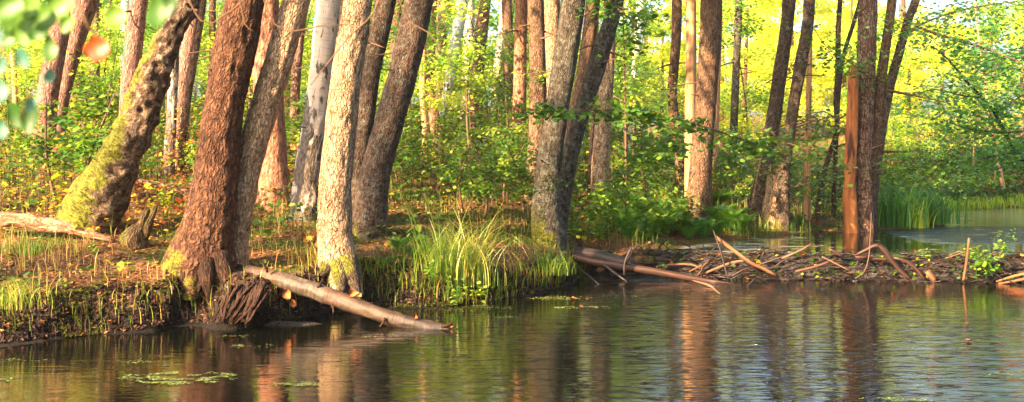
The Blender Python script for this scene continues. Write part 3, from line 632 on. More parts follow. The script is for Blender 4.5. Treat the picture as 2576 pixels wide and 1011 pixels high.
# ---------------------------------------------------------------- saplings filling the wood, trees far behind
def sapling_mesh(seed, h, n, size, mat, rx, tl, th_):
    r = np.random.RandomState(seed); mb = MB(); st = MB(); k = 7+seed % 4
    stem = np.array([(0, 0, -.1, .028), (r.normal()*.1, r.normal()*.1, h*.4, .02), (r.normal()*.3, r.normal()*.3, h, .006)])
    tube(st, stem, 6, .3, bump=.05, seed=seed)
    for i in range(k):
        z = h*r.uniform(.25, .98); a = r.rand()*6.28; L = rx*r.uniform(.6, 1.1)*(1.15-.6*z/h)
        p0 = np.array([stem[1][0]*.8, stem[1][1]*.8, z]); p1 = p0 + np.array([math.cos(a)*L, math.sin(a)*L, L*r.uniform(-.05, .45)])
        tube(st, [(*p0, .012), (*((p0+p1)/2+np.array([0, 0, .08])), .008), (*p1, .003)], 4, .3)
        m = n//k; t = r.rand(m)**.7
        C = p0 + (p1-p0)*t[:, None] + r.normal(size=(m, 3))*np.array([.2, .2, .11])*rx*(.5+t[:, None]*.6)
        leaves(mb, C, size, r.uniform(tl, th_) + r.uniform(-.15, .15, m), r, .7, 4, .7, droop=.3)
    o = mb.build('foliage', mat); p = st.build('stem', M['twig'], smooth_=True); res = (o.data, p.data)
    bpy.data.objects.remove(o); bpy.data.objects.remove(p); return res
def thing_from(name, parts, loc, rz, s, label, cat, group):
    root = empty(name, loc, label, cat, group); root.rotation_euler.z = rz; root.scale = (s, s, s)
    for nm, me in parts:
        o = bpy.data.objects.new(nm, me); col.objects.link(o); o.parent = root
    return root
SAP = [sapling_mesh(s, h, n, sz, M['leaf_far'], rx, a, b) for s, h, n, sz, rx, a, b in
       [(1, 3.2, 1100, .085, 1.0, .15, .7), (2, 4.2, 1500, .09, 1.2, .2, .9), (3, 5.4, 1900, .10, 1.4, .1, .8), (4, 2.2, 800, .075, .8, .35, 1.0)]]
def saplings():
    r = np.random.RandomState(8); n = 0
    for k in range(400):
        Y = r.uniform(23.5, 40); f = r.uniform(-.45, .40); X = f*Y
        if Y - shore(X) < 2.5 or (f > .16 and Y < 30): continue
        if abs(f) < .2 and Y < 27 and r.rand() < .6: continue
        if .10 < f < .30 and r.rand() < .75: continue
        i = r.randint(4); n += 1
        thing_from('sapling', (('foliage', SAP[i][0]), ('stem', SAP[i][1])), (X, Y, hz(X, Y)), r.rand()*6.28, r.uniform(.7, 1.15),
                   'slender leafy sapling among the crowded young growth between the trunks', 'sapling', 'saplings filling the wood')
        if n > 105: break
saplings()
FAR = []
for i in range(6):
    mb = MB(); r = np.random.RandomState(90+i); tube(mb, [(0, 0, -.3, .16), (.1, 0, 3, .13), (0, .1, 8.5, .05)], 7, .8, bump=.05)
    tr = mb.build('trunk', M['alder'], smooth_=True); trd = tr.data; bpy.data.objects.remove(tr)
    mb = MB(); cl = r.normal(size=(46, 3)); cl /= np.linalg.norm(cl, axis=1)[:, None]; cl *= r.uniform(.45, 1, (46, 1))*np.array([2.6, 2.6, 4.6]); cl[:, 2] += 4.9
    k = r.randint(0, 46, 9500); dd = r.normal(size=(9500, 3)); dd /= np.linalg.norm(dd, axis=1)[:, None]
    C = cl[k] + dd*(r.uniform(.3, 1, 9500)[:, None]*np.array([1.05, 1.05, .6])*r.uniform(.55, 1, 46)[k][:, None]); ok = (C[:, 2] > .05) & (fbm(C*1.1, 7+i) > .44); C, k = C[ok], k[ok]
    ct = r.uniform(.2, .75, 46) if i < 4 else r.uniform(.65, 1.0, 46)  # last two crowns tinted yellower, sun glow put into the leaf colour
    leaves(mb, C, .17, (ct[k][:len(C)] + r.uniform(-.2, .25, len(C))), r, .6, 4, .75)
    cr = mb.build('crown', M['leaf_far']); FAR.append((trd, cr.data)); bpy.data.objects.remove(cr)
def far_trees():
    q = np.random.RandomState(6)
    for k in range(11):
        X = -19+3.7*k; Y = (-3.5 if X > 0 else -12)+q.uniform(-1.5, 1.0); i = q.randint(4)  # out of view, added to cut the sky fill on the front trunks
        thing_from('leafy_tree', (('crown', FAR[i][1]), ('trunk', FAR[i][0])), (X, Y, hz(X, Y)), q.rand()*6.28, q.uniform(1.1, 1.35),
                   'unseen leafy tree added behind the camera to block sky light', 'tree', 'unseen sky-blocking trees on the near bank')
    r = np.random.RandomState(4)
    spots = []
    for row, (Y0, n) in enumerate([(43, 15), (50, 15), (60, 17)]):
        for i in range(n):
            f = -.52 + 1.04*(i+.5*(row % 2)+r.uniform(-.2, .2))/(n-1); Y = Y0 + r.uniform(-2, 2)
            if .13 < f < .27 and row < 1 and r.rand() < .8: continue
            if f >= .27 and row < 1: continue
            spots.append((f*Y, Y, r.uniform(.72, .98)*(.85 if .08 < f < .42 else 1)))
    for X, Y, s in [(11.5, 40, .55), (14.6, 42, .6), (17.8, 41, .6), (20, 40, .7)]: spots.append((X, Y, s))
    for X, Y, s in spots:
        i = r.randint(4)
        if X/Y > .31 and r.rand() < .75:
            i = 4 + r.randint(2)
            thing_from('leafy_tree', (('crown', FAR[i][1]), ('trunk', FAR[i][0])), (X, Y, hz(X, Y)), r.rand()*6.28, s,
                       'pale sunlit tree on the far side of the upper water', 'tree', 'pale trees across the upper water')
            continue
        if .09 < X/Y < .30 and Y > 41:
            i = 4 + r.randint(2)
            thing_from('leafy_tree', (('crown', FAR[i][1]), ('trunk', FAR[i][0])), (X, Y, hz(X, Y)), r.rand()*6.28, s,
                       'far yellow-green tree glowing in the sun behind the dark leaning trunks', 'tree', 'sunlit yellow trees in the clearing')
            continue
        thing_from('leafy_tree', (('crown', FAR[i][1]), ('trunk', FAR[i][0])), (X, Y, hz(X, Y)), r.rand()*6.28, s,
                   'hazy green tree leafy down to the ground, closing the view behind the wood', 'tree', 'leafy trees closing the view')
far_trees()

# ---------------------------------------------------------------- trees out of the frame that dapple the light
def offframe(x, y, h, s, rr=.2, name='alder_tree', label=''):
    z = hz(x, y); mb = MB(); tube(mb, [(x, y, z-.3, rr*1.1), (x+.1, y, z+h*.5, rr), (x+.3, y+.1, z+h, rr*.6)], 14, .4, bump=.06, flare=.4)
    root = empty(name, (x, y, z), label, 'tree'); mb.build('trunk', M['alder'], root, loc=(x, y, z), smooth_=True)
    add_crown(root, (x, y, z), (x+.3, y+.1, z+h), s); return root
for x, y, h, s, lb in [(-10.5, 13.5, 7.5, .8, 'alder outside the left edge on the bank lip'),
                       (-3.2, 1.4, 8.0, .8, 'alder on the near bank whose twigs hang into view')]:
    offframe(x, y, h, s, label=lb)

mb = MB(); X = rng.uniform(-6.8, 1.2, 1300); dd = rng.uniform(.0, .5, 1300); Y = shore(X)+dd; Z = height(X, Y); n = len(X)
dr = np.stack([rng.normal(size=n)*.5, -np.ones(n)], -1); dr /= np.linalg.norm(dr, axis=1)[:, None]
blades(mb, np.stack([X, Y, Z+.01], -1), dr, rng.uniform(.03, .30, n), .006, rng.uniform(1.2, 3.0, n), rng.uniform(.0, .65, n), 4, rng=rng)
tag(mb.build('hanging_roots', M['stick']), kind='stuff')
mb = MB(); X = rng.uniform(-6.8, 1.2, 20000); dd = rng.uniform(.0, .8, 20000); Y = shore(X)+dd; k = fbm(xy3(X, Y, 2.2), 91) > .50; X, Y = X[k], Y[k]; Z = height(X, Y)
leaves(mb, np.stack([X, Y, Z+.015], -1), .032, np.clip(.45+rng.normal(size=len(X))*.2, 0, 1), rng, .4, 4, .8)
tag(mb.build('bank_moss', M['moss']), kind='stuff')

tt = offframe(-17.9, 2.2, 12.5, .62, .22, label='unseen tall alder added outside the left edge to shade the central trunks')
for z_, dx in ((-1.5, .3), (-2.9, -.2), (1.2, .1)): add_crown(tt, (0, 0, 0), (dx+.2, .3, 12.5+z_), .6)  # extra crowns stacked out of view to throw shade on the central alders

# bushes under the trees and thin trunks deep in the wood
BU = [sapling_mesh(20+i, 1.0+.25*i, 420, .075+.012*i, M['leaf'], .55+.08*i, .25, .8) for i in range(3)]
rb = np.random.RandomState(31); k = 0
while k < 34:
    Y = rb.uniform(16.5, 27); f = rb.uniform(-.42, .2); X = f*Y
    if Y-shore(X) < 1.6 or (X > -4.3 and X < -.5 and Y < 17.5): continue
    i = rb.randint(3); k += 1
    thing_from('bush', (('foliage', BU[i][0]), ('stem', BU[i][1])), (X, Y, hz(X, Y)), rb.rand()*6.28, rb.uniform(.6, 1.1), 'low green bush in the undergrowth between the trunks', 'bush', 'low bushes between the trunks')
TH = []
for i, m_ in enumerate(['pine', 'alder', 'pine_red', 'birch_far']):
    mb = MB(); r1 = np.random.RandomState(i+60); tube(mb, [(0, 0, -.3, .13), (r1.normal()*.1, 0, 2.5, .11), (r1.normal()*.2, 0, 5, .10), (r1.normal()*.4, 0, 9, .07)], 10, .4, bump=.06, seed=i); o = mb.build('trunk', M[m_], smooth_=True); TH.append(o.data); bpy.data.objects.remove(o)
k = 0
while k < 26:
    Y = rb.uniform(27, 41); f = rb.uniform(-.43, .14); X = f*Y
    i = rb.choice([0, 0, 1, 1, 2, 2, 3]); k += 1; s = rb.uniform(.7, 1.3)
    t_ = thing_from('slim_tree', (('trunk', TH[i]),), (X, Y, hz(X, Y)), rb.rand()*6.28, s, 'slim trunk half lost in the leaves deep in the wood', 'tree', 'slim trunks deep in the wood'); t_.rotation_euler.x = rb.normal()*.05; t_.rotation_euler.y = rb.normal()*.08
# crumbs of soil and rotten leaves on the face of the bank
mb = MB(); n = 15000; X = rng.uniform(-7, 1.4, n); Y = shore(X)+rng.uniform(-.05, .75, n); Z = height(X, Y); ok = Z > .02; X, Y, Z = X[ok], Y[ok], Z[ok]
leaves(mb, np.stack([X, Y, Z+.008], -1), .045, rng.beta(1.2, 3.0, len(X)), rng, .1, 4, .8)
tag(mb.build('soil_crumbs', M['stick']), kind='stuff')
for X, Y, s in [(10.5, 62, 1.0), (13.5, 60, 1.05), (8.5, 64, 1.0), (16.5, 63, 1.05), (6.5, 61, 1.05), (19.5, 62, 1.2), (12, 66, 1.1), (15, 67, 1.1)]:
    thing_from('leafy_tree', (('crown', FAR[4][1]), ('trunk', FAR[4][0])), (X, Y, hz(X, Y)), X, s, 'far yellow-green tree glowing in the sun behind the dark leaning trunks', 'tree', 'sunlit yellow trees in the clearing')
# ---------------------------------------------------------------- fallen wood
def log(name, mat, pts, label, cat, ns=14, bump=.08, ridge=0, step=.08, group=None, ends=True):
    """pts: rows (x y width depth) as measured, thick end first"""
    rows = []
    for (x, y, w_, Y) in pts: q = P(x, y, Y); rows.append([*q, rad(w_, Y)])
    mb = MB(); tube(mb, np.array(rows), ns, step, bump=bump, seed=len(label), ridge=ridge)
    o = mb.build(name, mat, smooth_=True)
    return tag(o, label, cat, group), rows
g = G('fallen_birch_bark'); v = g.attr('rest').outputs['Vector']; sp = g.node('ShaderNodeSeparateXYZ'); g.L(v, sp.inputs[0])
zz = g.math('ADD', sp.outputs['Z'], g.math('MULTIPLY', g.noise(v, 9, 3).outputs['Fac'], .22))
cl = g.ramp(g.math('DIVIDE', zz, 2.6), [(.0, (0.042, 0.027, 0.018)), (.24, (0.060, 0.030, 0.018)), (.27, (0.192, 0.060, 0.021)), (.36, (0.192, 0.060, 0.021)), (.38, (0.108, 0.084, 0.060)), (.60, (0.132, 0.102, 0.072)), (.62, (0.096, 0.033, 0.018)), (.68, (0.120, 0.042, 0.018)), (.70, (0.102, 0.057, 0.024)), (.85, (0.090, 0.045, 0.021)), (.97, (0.036, 0.018, 0.012)), (1, (.01, .01, .012))])
band = g.noise(g.scale(v, (6, 6, 40)), 1.2, 4).outputs['Fac']
cl = g.mix(g.ramp(band, [(.36, (0, 0, 0)), (.62, (.9, .9, .9))]), cl, (.035, .02, .013))
cl = g.mix(g.ramp(g.noise(v, 12, 5, .7).outputs['Fac'], [(.45, (0, 0, 0)), (.6, (.8, .8, .8))]), cl, (.05, .035, .02))
M['fallen'] = g.out(g.bsdf(g.mix(.3, cl, (.02, .012, .008)), .6, g.bump(band, .8, .012), .35).outputs[0])

rows = [(588, 680, 32, 14.3), (640, 688, 38, 14.0), (705, 704, 41, 13.75), (780, 728, 43, 13.6), (860, 757, 42, 13.45), (940, 786, 38, 13.3), (1010, 808, 38, 13.2), (1080, 823, 33, 13.12), (1132, 832, 25, 13.08)]
R0 = []
for x, y, w_, Y in rows: q = P(x, y, Y); R0.append([*q, rad(w_, Y)])
fb = empty('fallen_birch', R0[3][:3], 'fallen birch trunk with orange torn bark sloping from the bank into the pond', 'log')
mb = MB(); tube(mb, np.array(R0), 32, .03, bump=.12, bfreq=5, seed=4, ridge=.012); mb.build('trunk', M['fallen'], fb, loc=R0[3][:3], smooth_=True)
def shard(mb, x, y, w_, h_, Y, seed, thick=.015):
    r = np.random.RandomState(seed); n = 9; a = np.linspace(0, 6.28, n, endpoint=False)
    rr = r.uniform(.5, 1.0, n); px = P(x, y, Y); sx, sz = rad(w_, Y), rad(h_, Y)
    f = np.stack([px[0]+np.cos(a)*rr*sx, px[1]+r.normal(size=n)*.012-thick, px[2]+np.sin(a)*rr*sz], -1); b = f + np.array([0, 2*thick, 0])
    F4 = [[i, (i+1) % n, n+(i+1) % n, n+i] for i in range(n)]
    mb.add(np.vstack([f, b]), [np.array(F4), np.arange(n)[None], (np.arange(n)+n)[::-1][None]], rest=np.vstack([f, b]))
for (x, y, w_, h_, Y) in [(722, 742, 34, 34, 13.62), (738, 762, 20, 26, 13.62), (888, 736, 34, 22, 13.38), (905, 742, 14, 12, 13.38), (1046, 796, 14, 18, 13.1), (1134, 818, 22, 12, 13.05)]:
    mb = MB(); shard(mb, x, y, w_, h_, Y, int(x)); mb.build('bark_flap', M['bare_red'], fb, loc=R0[3][:3])
for (x0, y0, x1, y1, w_, Y) in [(800, 722, 812, 700, 10, 13.5), (968, 800, 955, 822, 7, 13.15), (672, 684, 660, 655, 8, 13.7), (1110, 822, 1140, 812, 9, 13.05), (1120, 832, 1150, 828, 7, 13.05), (835, 765, 838, 790, 7, 13.4)]:
    mb = MB(); tube(mb, np.array([[*P(x0, y0, Y), rad(w_, Y)], [*P((x0+x1)/2+2, (y0+y1)/2, Y-.03), rad(w_*.8, Y)], [*P(x1, y1, Y-.05), rad(w_*.5, Y)]]), 8, .03, bump=.25, bfreq=9, seed=x0); mb.build('branch_stub', M['root'], fb, loc=R0[3][:3], smooth_=True)
# pale trunk lying at the left
g0 = ground(150, 600); YL = g0[1]
log('fallen_log', M['log_pale'], [(-60, 545, 34, YL), (40, 553, 35, YL), (80, 555, 38, YL-.02), (110, 566, 30, YL-.02), (150, 570, 31, YL-.03), (215, 588, 22, YL-.04), (288, 604, 10, YL-.05)], 'pale peeling trunk lying in the sun at the foot of the mossy leaning birch', 'log', bump=.3, ns=28, ridge=.02, step=.04)
log('fallen_log', M['pine_red'], [(300, 440, 20, 17.6), (350, 458, 21, 17.6), (430, 473, 20, 17.6), (492, 494, 17, 17.5)], 'thin pinkish trunk lying behind between the mossy birch and the thick brown alder', 'log')
log('fallen_log', M['log_dark'], [(60, 392, 12, 19.6), (140, 404, 13, 19.6), (212, 424, 12, 19.5)], 'dark trunk lying in the brush left of the mossy birch', 'log')
# rotten stump with two prongs
g0 = ground(345, 618); Y0 = g0[1]
st = empty('rotten_stump', g0, 'small rotten stump with two mossy prongs right of the leaning birch', 'stump')
M['rot'] = bark('rotten_wood', (.012, .008, .006), (.10, .06, .03), (.30, .20, .08), cell=(40, 40, 6), moss=(1.2, 1.5), depth=.03)
for nm, rws in (('body', [(338, 625, 66), (338, 600, 62), (344, 580, 44), (350, 566, 20)]), ('prong', [(342, 600, 30), (356, 565, 24), (366, 535, 18), (372, 524, 8)]), ('prong', [(360, 600, 26), (376, 560, 18), (388, 530, 12), (394, 512, 5)])):
    mb = MB(); tube(mb, np.array([[*P(x, y, Y0), rad(w_, Y0)] for x, y, w_ in rws]), 16, .04, bump=.3, bfreq=9, ridge=.015, seed=len(rws)*3+rws[0][0]); mb.build(nm, M['rot'], st, loc=g0, smooth_=True)
# upturned root mass under the brown alder
rm = MB(); r = np.random.RandomState(5); YR = 12.92
for i in range(120):
    a, b = r.rand(), r.rand(); s0 = (655-70*a+r.normal()*8, 705+12*a+38*b); e0 = (600-62*a+30*b+r.normal()*6, 812-18*b*a+r.normal()*5)
    Ya = YR+.25*r.rand()+.1*a
    m_ = ((s0[0]+e0[0])/2+r.normal()*6, (s0[1]+e0[1])/2+r.normal()*5)
    tube(rm, [[*P(*s0, Ya+.15), rad(r.uniform(4, 15), YR)], [*P(*m_, Ya), rad(r.uniform(4, 11), YR)], [*P(*e0, Ya-.1), rad(r.uniform(1, 5), YR)]], 7, .06, bump=.25, bfreq=8, seed=i)
tag(rm.build('root_mass', M['root'], smooth_=True), 'torn shaggy root mass reaching down to the water under the fallen birch', 'roots')
# roots of the two bank trees, in their hollow
def roots(key, lst, mat='root'):
    root, rw = BASES[key]; Y = rw[0][1]
    for pts in lst:
        mb = MB(); q = [[*P(x, y, Y+dy), rad(w_, Y)] for x, y, w_, dy in pts]
        tube(mb, np.array(q), 10, .05, bump=.15, bfreq=6, seed=int(pts[0][0]), ridge=.006); mb.build('root', M[mat], root, loc=tuple(root.location), smooth_=True)
roots('brown', [[(450, 660, 44, -.1), (425, 690, 34, -.25), (415, 730, 22, -.35), (412, 800, 10, -.4)], [(478, 660, 60, -.22), (474, 700, 44, -.34), (470, 728, 22, -.38), (474, 760, 6, -.4)],
                [(515, 660, 60, -.25), (520, 700, 46, -.36), (524, 735, 20, -.4), (528, 770, 5, -.42)], [(555, 640, 50, -.2), (566, 690, 40, -.3), (572, 720, 24, -.35), (575, 745, 10, -.36)],
                [(505, 690, 30, -.3), (500, 722, 16, -.4), (492, 748, 5, -.42)], [(440, 680, 30, -.2), (400, 700, 20, -.3), (370, 720, 10, -.32)]])
roots('sunlit', [[(870, 650, 60, -.12), (882, 690, 46, -.2), (896, 725, 24, -.26), (906, 760, 8, -.3)], [(850, 660, 50, -.15), (858, 700, 34, -.26), (862, 735, 14, -.32)], [(835, 655, 40, -.1), (818, 680, 26, -.2), (800, 700, 12, -.24)]], 'alder_dark')  # darker bark here paints in the shade at the tree's foot
# broken lit stump in the wood
g0 = ground(1665, 530); mb = MB(); r = np.random.RandomState(3)
for i in range(12):
    x = 1665+r.uniform(-16, 16); tube(mb, np.array([[*P(x, 535, g0[1]+r.normal()*.05), .06], [*P(x+r.normal()*3, 505-r.uniform(0, 25), g0[1]), .03], [*P(x+r.normal()*4, 492-r.uniform(0, 38), g0[1]), .004]]), 6, .08, bump=.2, seed=i)
tag(mb.build('splintered_stump', M['bare_red'], smooth_=True), 'small splintered orange stump standing in the green growth left of the stout alder', 'stump')
g0 = ground(1282, 420); mb = MB(); tube(mb, np.array([[*P(1284, 430, g0[1]), .07], [*P(1282, 385, g0[1]), .06], [*P(1280, 350, g0[1]), .05]]), 8, .1, bump=.15)
tag(mb.build('broken_stump', M['bare'], smooth_=True), 'short pale broken stub left of the straight red pine', 'stump')

# ---------------------------------------------------------------- the dam
dam = empty('beaver_dam', (5, 18.2, 0), 'long low dam of mud, sticks and leaves holding back the stream', 'dam')
def damz(X, t):        # t: metres upstream of the crest line
    top = .315 + .035*(fbm(xy3(X, X*0, 1.3), 81)-.5)*2
    pr = np.where(t < 0, 1-smooth(0, .62, -t)*1.55, 1-smooth(0, .5, t)*.6)
    return top*pr + (fbm(np.stack([X*5, t*5, X*0], -1), 83)-.5)*.13
xs = np.arange(1.0, 13.5, .035); ts = np.linspace(-.85, .6, 34); X, Tt = np.meshgrid(xs, ts); Z = damz(X.ravel(), Tt.ravel())
mb = MB(); n, m = X.shape; i = np.arange(n-1)[:, None]*m+np.arange(m-1)[None]; Yd = damy(X.ravel())+Tt.ravel()
V = np.stack([X.ravel(), Yd, Z], -1); mb.add(V, np.stack([i, i+1, i+m+1, i+m], -1).reshape(-1, 4))
g = G('dam_mud'); geo = g.node('ShaderNodeNewGeometry'); a = g.noise(geo.outputs['Position'], 14, 5, .7).outputs['Fac']
g.out(g.bsdf(g.ramp(a, [(.3, (.005, .004, .004)), (.55, (.022, .014, .012)), (.75, (.06, .036, .025))]), g.ramp(a, [(.4, (.25, .25, .25)), (.6, (.8, .8, .8))]), g.bump(a, 1.0, .06), .5).outputs[0])
mb.build('mud_bank', g.m, dam, loc=(5, 18.2, 0), smooth_=True)
mb = MB(); r = np.random.RandomState(12)
for i in range(2100):
    x = r.uniform(1.6, 12.5); t = r.uniform(-.66, .28)*r.rand()**.3; z = float(damz(np.array([x]), np.array([t]))[0]) + r.uniform(-.02, .02)
    a = r.normal()*.45 + (math.pi if r.rand() < .5 else 0); el = r.normal()*(.12 if r.rand() < .94 else .4); L = r.uniform(.12, .55)*(1.6 if r.rand() < .1 else 1)
    d = np.array([math.cos(a)*math.cos(el), math.sin(a)*math.cos(el), math.sin(el)]); c = np.array([x, damy(x)+t-.02, max(z, .01)]); rr = r.uniform(.003, .012)*(1.6 if r.rand() < .08 else 1)
    mdd = c + r.normal(size=3)*.045*L/.4
    tube(mb, np.array([[*(c-d*L/2), rr], [*mdd, rr*.9], [*(c+d*L/2), rr*.5]]), 4, .3, tint=r.beta(1.2, 2.8), cap=False)
tag(mb.build('brushwood', M['stick_wet'], dam, loc=(5, 18.2, 0)), kind='stuff')
mb = MB(); n = 1700; x = r.uniform(1.5, 12.5, n); t = r.uniform(-.6, .2, n); z = damz(x, t)+.01+r.rand(n)*.02
leaves(mb, np.stack([x, damy(x)+t-.03, z], -1), .07, np.where(r.rand(n) < .7, r.uniform(.05, .45, n), r.uniform(.5, 1, n)), r, .4, 6, .8)
tag(mb.build('caught_leaves', M['leaf_mix'], dam, loc=(5, 18.2, 0)), kind='stuff')
def YD(x): return float(damy(ray(x, 680)[0]*18.1)) - .42
def stick(pts, mat, label, dy=0.0, name='branch', cat='branch', Ys=None, ns=8):
    rows = []
    for k, (x, y, w_) in enumerate(pts):
        Y = (YD(x) + dy) if Ys is None else Ys[k]; rows.append([*P(x, y, Y), rad(w_, Y)])
    mb = MB(); tube(mb, np.array(rows), ns, .07, bump=.12, bfreq=6, seed=int(pts[0][0]+pts[0][1])); return tag(mb.build(name, M[mat], smooth_=True), label, cat)
Ye = float(W(1838, 714, 0)[1])
stick([(1440, 646, 20), (1500, 660, 22), (1570, 671, 21), (1650, 684, 19), (1730, 698, 16), (1800, 710, 12), (1842, 715, 4)], 'log_wet', 'long smooth brown log slanting from the bank corner down into the water before the dam', Ys=[18.1, 18.0, 17.9, 17.8, 17.7, 17.6, Ye+.02], name='fallen_log', cat='log', ns=14)
stick([(1428, 634, 30), (1490, 640, 31), (1545, 652, 28), (1592, 664, 18)], 'log_dark', 'black thick log end lying behind the long smooth brown log', Ys=[18.5, 18.45, 18.35, 18.2], name='fallen_log', cat='log', ns=12)
stick([(1573, 664, 7), (1585, 642, 6), (1606, 612, 5)], 'log_wet', 'reddish stub standing up from the long log, right of a V', Ys=[17.85]*3)
stick([(1570, 692, 5), (1571, 660, 6), (1589, 620, 5)], 'log_dark', 'dark stub standing up from the long log, left of a V', Ys=[17.7]*3)
stick([(1518, 664, 6), (1548, 688, 6), (1578, 709, 4)], 'log_dark', 'dark prop stick reaching from under the long log into the water', Ys=[17.8, 17.7, 17.6])
stick([(1452, 670, 4), (1480, 694, 5), (1508, 717, 4)], 'log_dark', 'thin black stick leaning from the bank corner into the water', Ys=[17.8, 17.5, 17.25])
stick([(1800, 595, 7), (1835, 622, 10), (1885, 660, 11), (1920, 676, 10), (1952, 694, 7)], 'branch_bare', 'thick orange-brown branch slanting down over the dam from upper left', dy=-.05)
stick([(1793, 578, 2), (1803, 604, 5), (1813, 634, 6), (1824, 676, 5), (1832, 709, 4)], 'log_dark', 'dark upright stick crossing the top of the slanting orange-brown branch', dy=-.2)
stick([(1742, 704, 8), (1764, 682, 7), (1766, 672, 6), (1783, 656, 5)], 'log_wet', 'crooked red-brown stub rising from the long smooth log', dy=-.1)
stick([(1648, 671, 5), (1718, 664, 6), (1750, 669, 6), (1766, 681, 5)], 'twig', 'pale bent stick lying behind the middle of the long smooth log', dy=.05)
stick([(1733, 683, 4), (1780, 660, 5)], 'branch_bare', 'short pale stick by the crooked red-brown stub', dy=-.05)
stick([(1762, 692, 6), (1800, 676, 7), (1840, 661, 7), (1885, 653, 6)], 'twig', 'straight brown stick passing behind the dark upright stick', dy=-.02)
stick([(1742, 705, 3), (1786, 719, 6), (1812, 741, 4)], 'twig', 'thin forked twig trailing into the water below the long smooth log', Ys=[17.2, 16.9, 16.1])
stick([(2152, 642, 7), (2180, 628, 10), (2203, 617, 13), (2222, 628, 14), (2250, 664, 12), (2270, 686, 10), (2290, 702, 8)], 'log_wet', 'thick bent branch arching high over the top of the dam', dy=-.05)
stick([(2246, 648, 8), (2279, 657, 9), (2307, 679, 8), (2328, 707, 6)], 'log_wet', 'second arched branch drooping to the water right of the high arch', dy=-.05)
stick([(2150, 646, 7), (2200, 650, 8), (2254, 656, 7)], 'log_wet', 'straight branch lying along the crest under the high arch', dy=.1)
stick([(2437, 598, 6), (2434, 630, 7), (2430, 660, 8), (2422, 710, 7)], 'branch_bare', 'upright pale stake stuck in the dam near its right end', dy=-.1, name='stake', cat='stake')
stick([(2376, 650, 2), (2420, 636, 2), (2470, 618, 1.5)], 'twig', 'thin twig crossing behind the upright stake', dy=.05)
stick([(2191, 535, 1.5), (2188, 600, 2.2), (2184, 650, 2.5), (2172, 685, 2.6), (2150, 700, 2.5)], 'twig', 'whip-thin upright twig left of the high arch', dy=-.25)
stick([(2331, 682, 15), (2342, 694, 17), (2350, 708, 15)], 'branch_bare', 'short pale log end poking out of the dam at the waterline', dy=-.1, name='log_end', cat='log', ns=12)
stick([(2000, 683, 8), (2056, 669, 8), (2104, 650, 7)], 'log_wet', 'long red-brown branch lying on the dam left of the high arch', dy=-.08)
stick([(2084, 626, 6), (2100, 634, 8), (2118, 646, 7)], 'log_wet', 'stubby branch end sticking up from the crest beside the orange snapped trunk', dy=.1)
stick([(2066, 645, 3), (2100, 662, 4), (2138, 682, 3)], 'twig', 'thin grey twig sloping down across the long red-brown branch', dy=-.2)
stick([(1966, 650, 4), (1990, 640, 5), (2020, 626, 4), (2040, 612, 2)], 'twig', 'thin twig rising to the right over the middle of the dam', dy=-.1)
stick([(1898, 700, 4), (1888, 712, 5), (1882, 716, 3)], 'log_dark', 'small black snag standing in the water before the dam', Ys=[17.2, 17.1, 17.0])
stick([(2510, 714, 4), (2545, 708, 7), (2600, 696, 8)], 'branch_bare', 'pale orange log at the right end of the dam by the water', dy=-.15)
stick([(2505, 708, 3), (2550, 694, 6), (2600, 684, 7)], 'bare_red', 'red-orange log lying above the pale one at the right end of the dam', dy=-.05)
stick([(1900, 668, 4), (1950, 652, 5), (1985, 640, 5), (2000, 632, 3)], 'log_dark', 'dark knotted branch on the crest in the middle of the dam', dy=0)
# ---------------------------------------------------------------- plants with a place of their own
r = np.random.RandomState(55)
def fern_mesh(seed, nf=11, L=.75):
    r = np.random.RandomState(seed); mb = MB()
    for i in range(nf):
        a = i/nf*6.28+r.normal()*.25; l = L*r.uniform(.7, 1.15); k = 28; t = np.linspace(0, 1, k); an = .25+1.15*t**1.2
        st = np.stack([np.sin(an), np.cos(an)], -1); c = np.cumsum(st, 0)*l/k
        C = np.stack([c[:, 0]*math.cos(a), c[:, 0]*math.sin(a), c[:, 1]], -1); sd = np.array([-math.sin(a), math.cos(a), 0])
        tn = np.stack([st[:, 0]*math.cos(a), st[:, 0]*math.sin(a), st[:, 1]], -1)
        ti = r.uniform(.3, .9)
        for j in range(3, k):
            wl = l*.30*math.sin(math.pi*min(1, .12+t[j]*.9))**.8
            for s in (-1, 1):
                tip = C[j] + sd*s*wl + tn[j]*wl*.45 + np.array([0, 0, -.1*wl]); m_ = (C[j]+tip)/2; ww = tn[j]*l*.014
                mb.add(np.array([C[j], m_+ww, tip, m_-ww]), np.array([[0, 1, 2, 3]]), ti+r.normal()*.06)
        blade = np.stack([C-sd*.003, C+sd*.003], 1).reshape(-1, 3); q = np.arange(k-1)*2
        mb.add(blade, np.stack([q, q+1, q+3, q+2], -1), .2)
    o = mb.build('fern', M['fern']); d = o.data; bpy.data.objects.remove(o); return d
FM = [fern_mesh(i, 9+i, .62+.06*i) for i in range(4)]
def ferns():
    spots = [(1560+r.uniform(0, 290), r.uniform(520, 606)) for _ in range(46)] + [(1850+r.uniform(-10, 50), r.uniform(556, 590)) for _ in range(4)] + [(1040+r.uniform(-90, 110), r.uniform(560, 690)) for _ in range(5)]
    for i, (x, y) in enumerate(spots):
        g_ = ground(x, y)
        if g_ is None: continue
        o = bpy.data.objects.new('fern', FM[r.randint(4)]); col.objects.link(o); o.location = (g_[0], g_[1], g_[2]-.02); o.rotation_euler.z = r.rand()*6.28
        s = r.uniform(.6, 1.0)*(.55 if x < 1200 else .85); o.scale = (s,)*3
        if x < 1200: tag(o, 'small fern in the grass between the sunlit alder and the sedge tussock', 'fern', 'small ferns in the grass')
        else: tag(o, 'bright green fern in the fern bed behind the dam', 'fern', 'ferns in the bed behind the dam')
ferns()
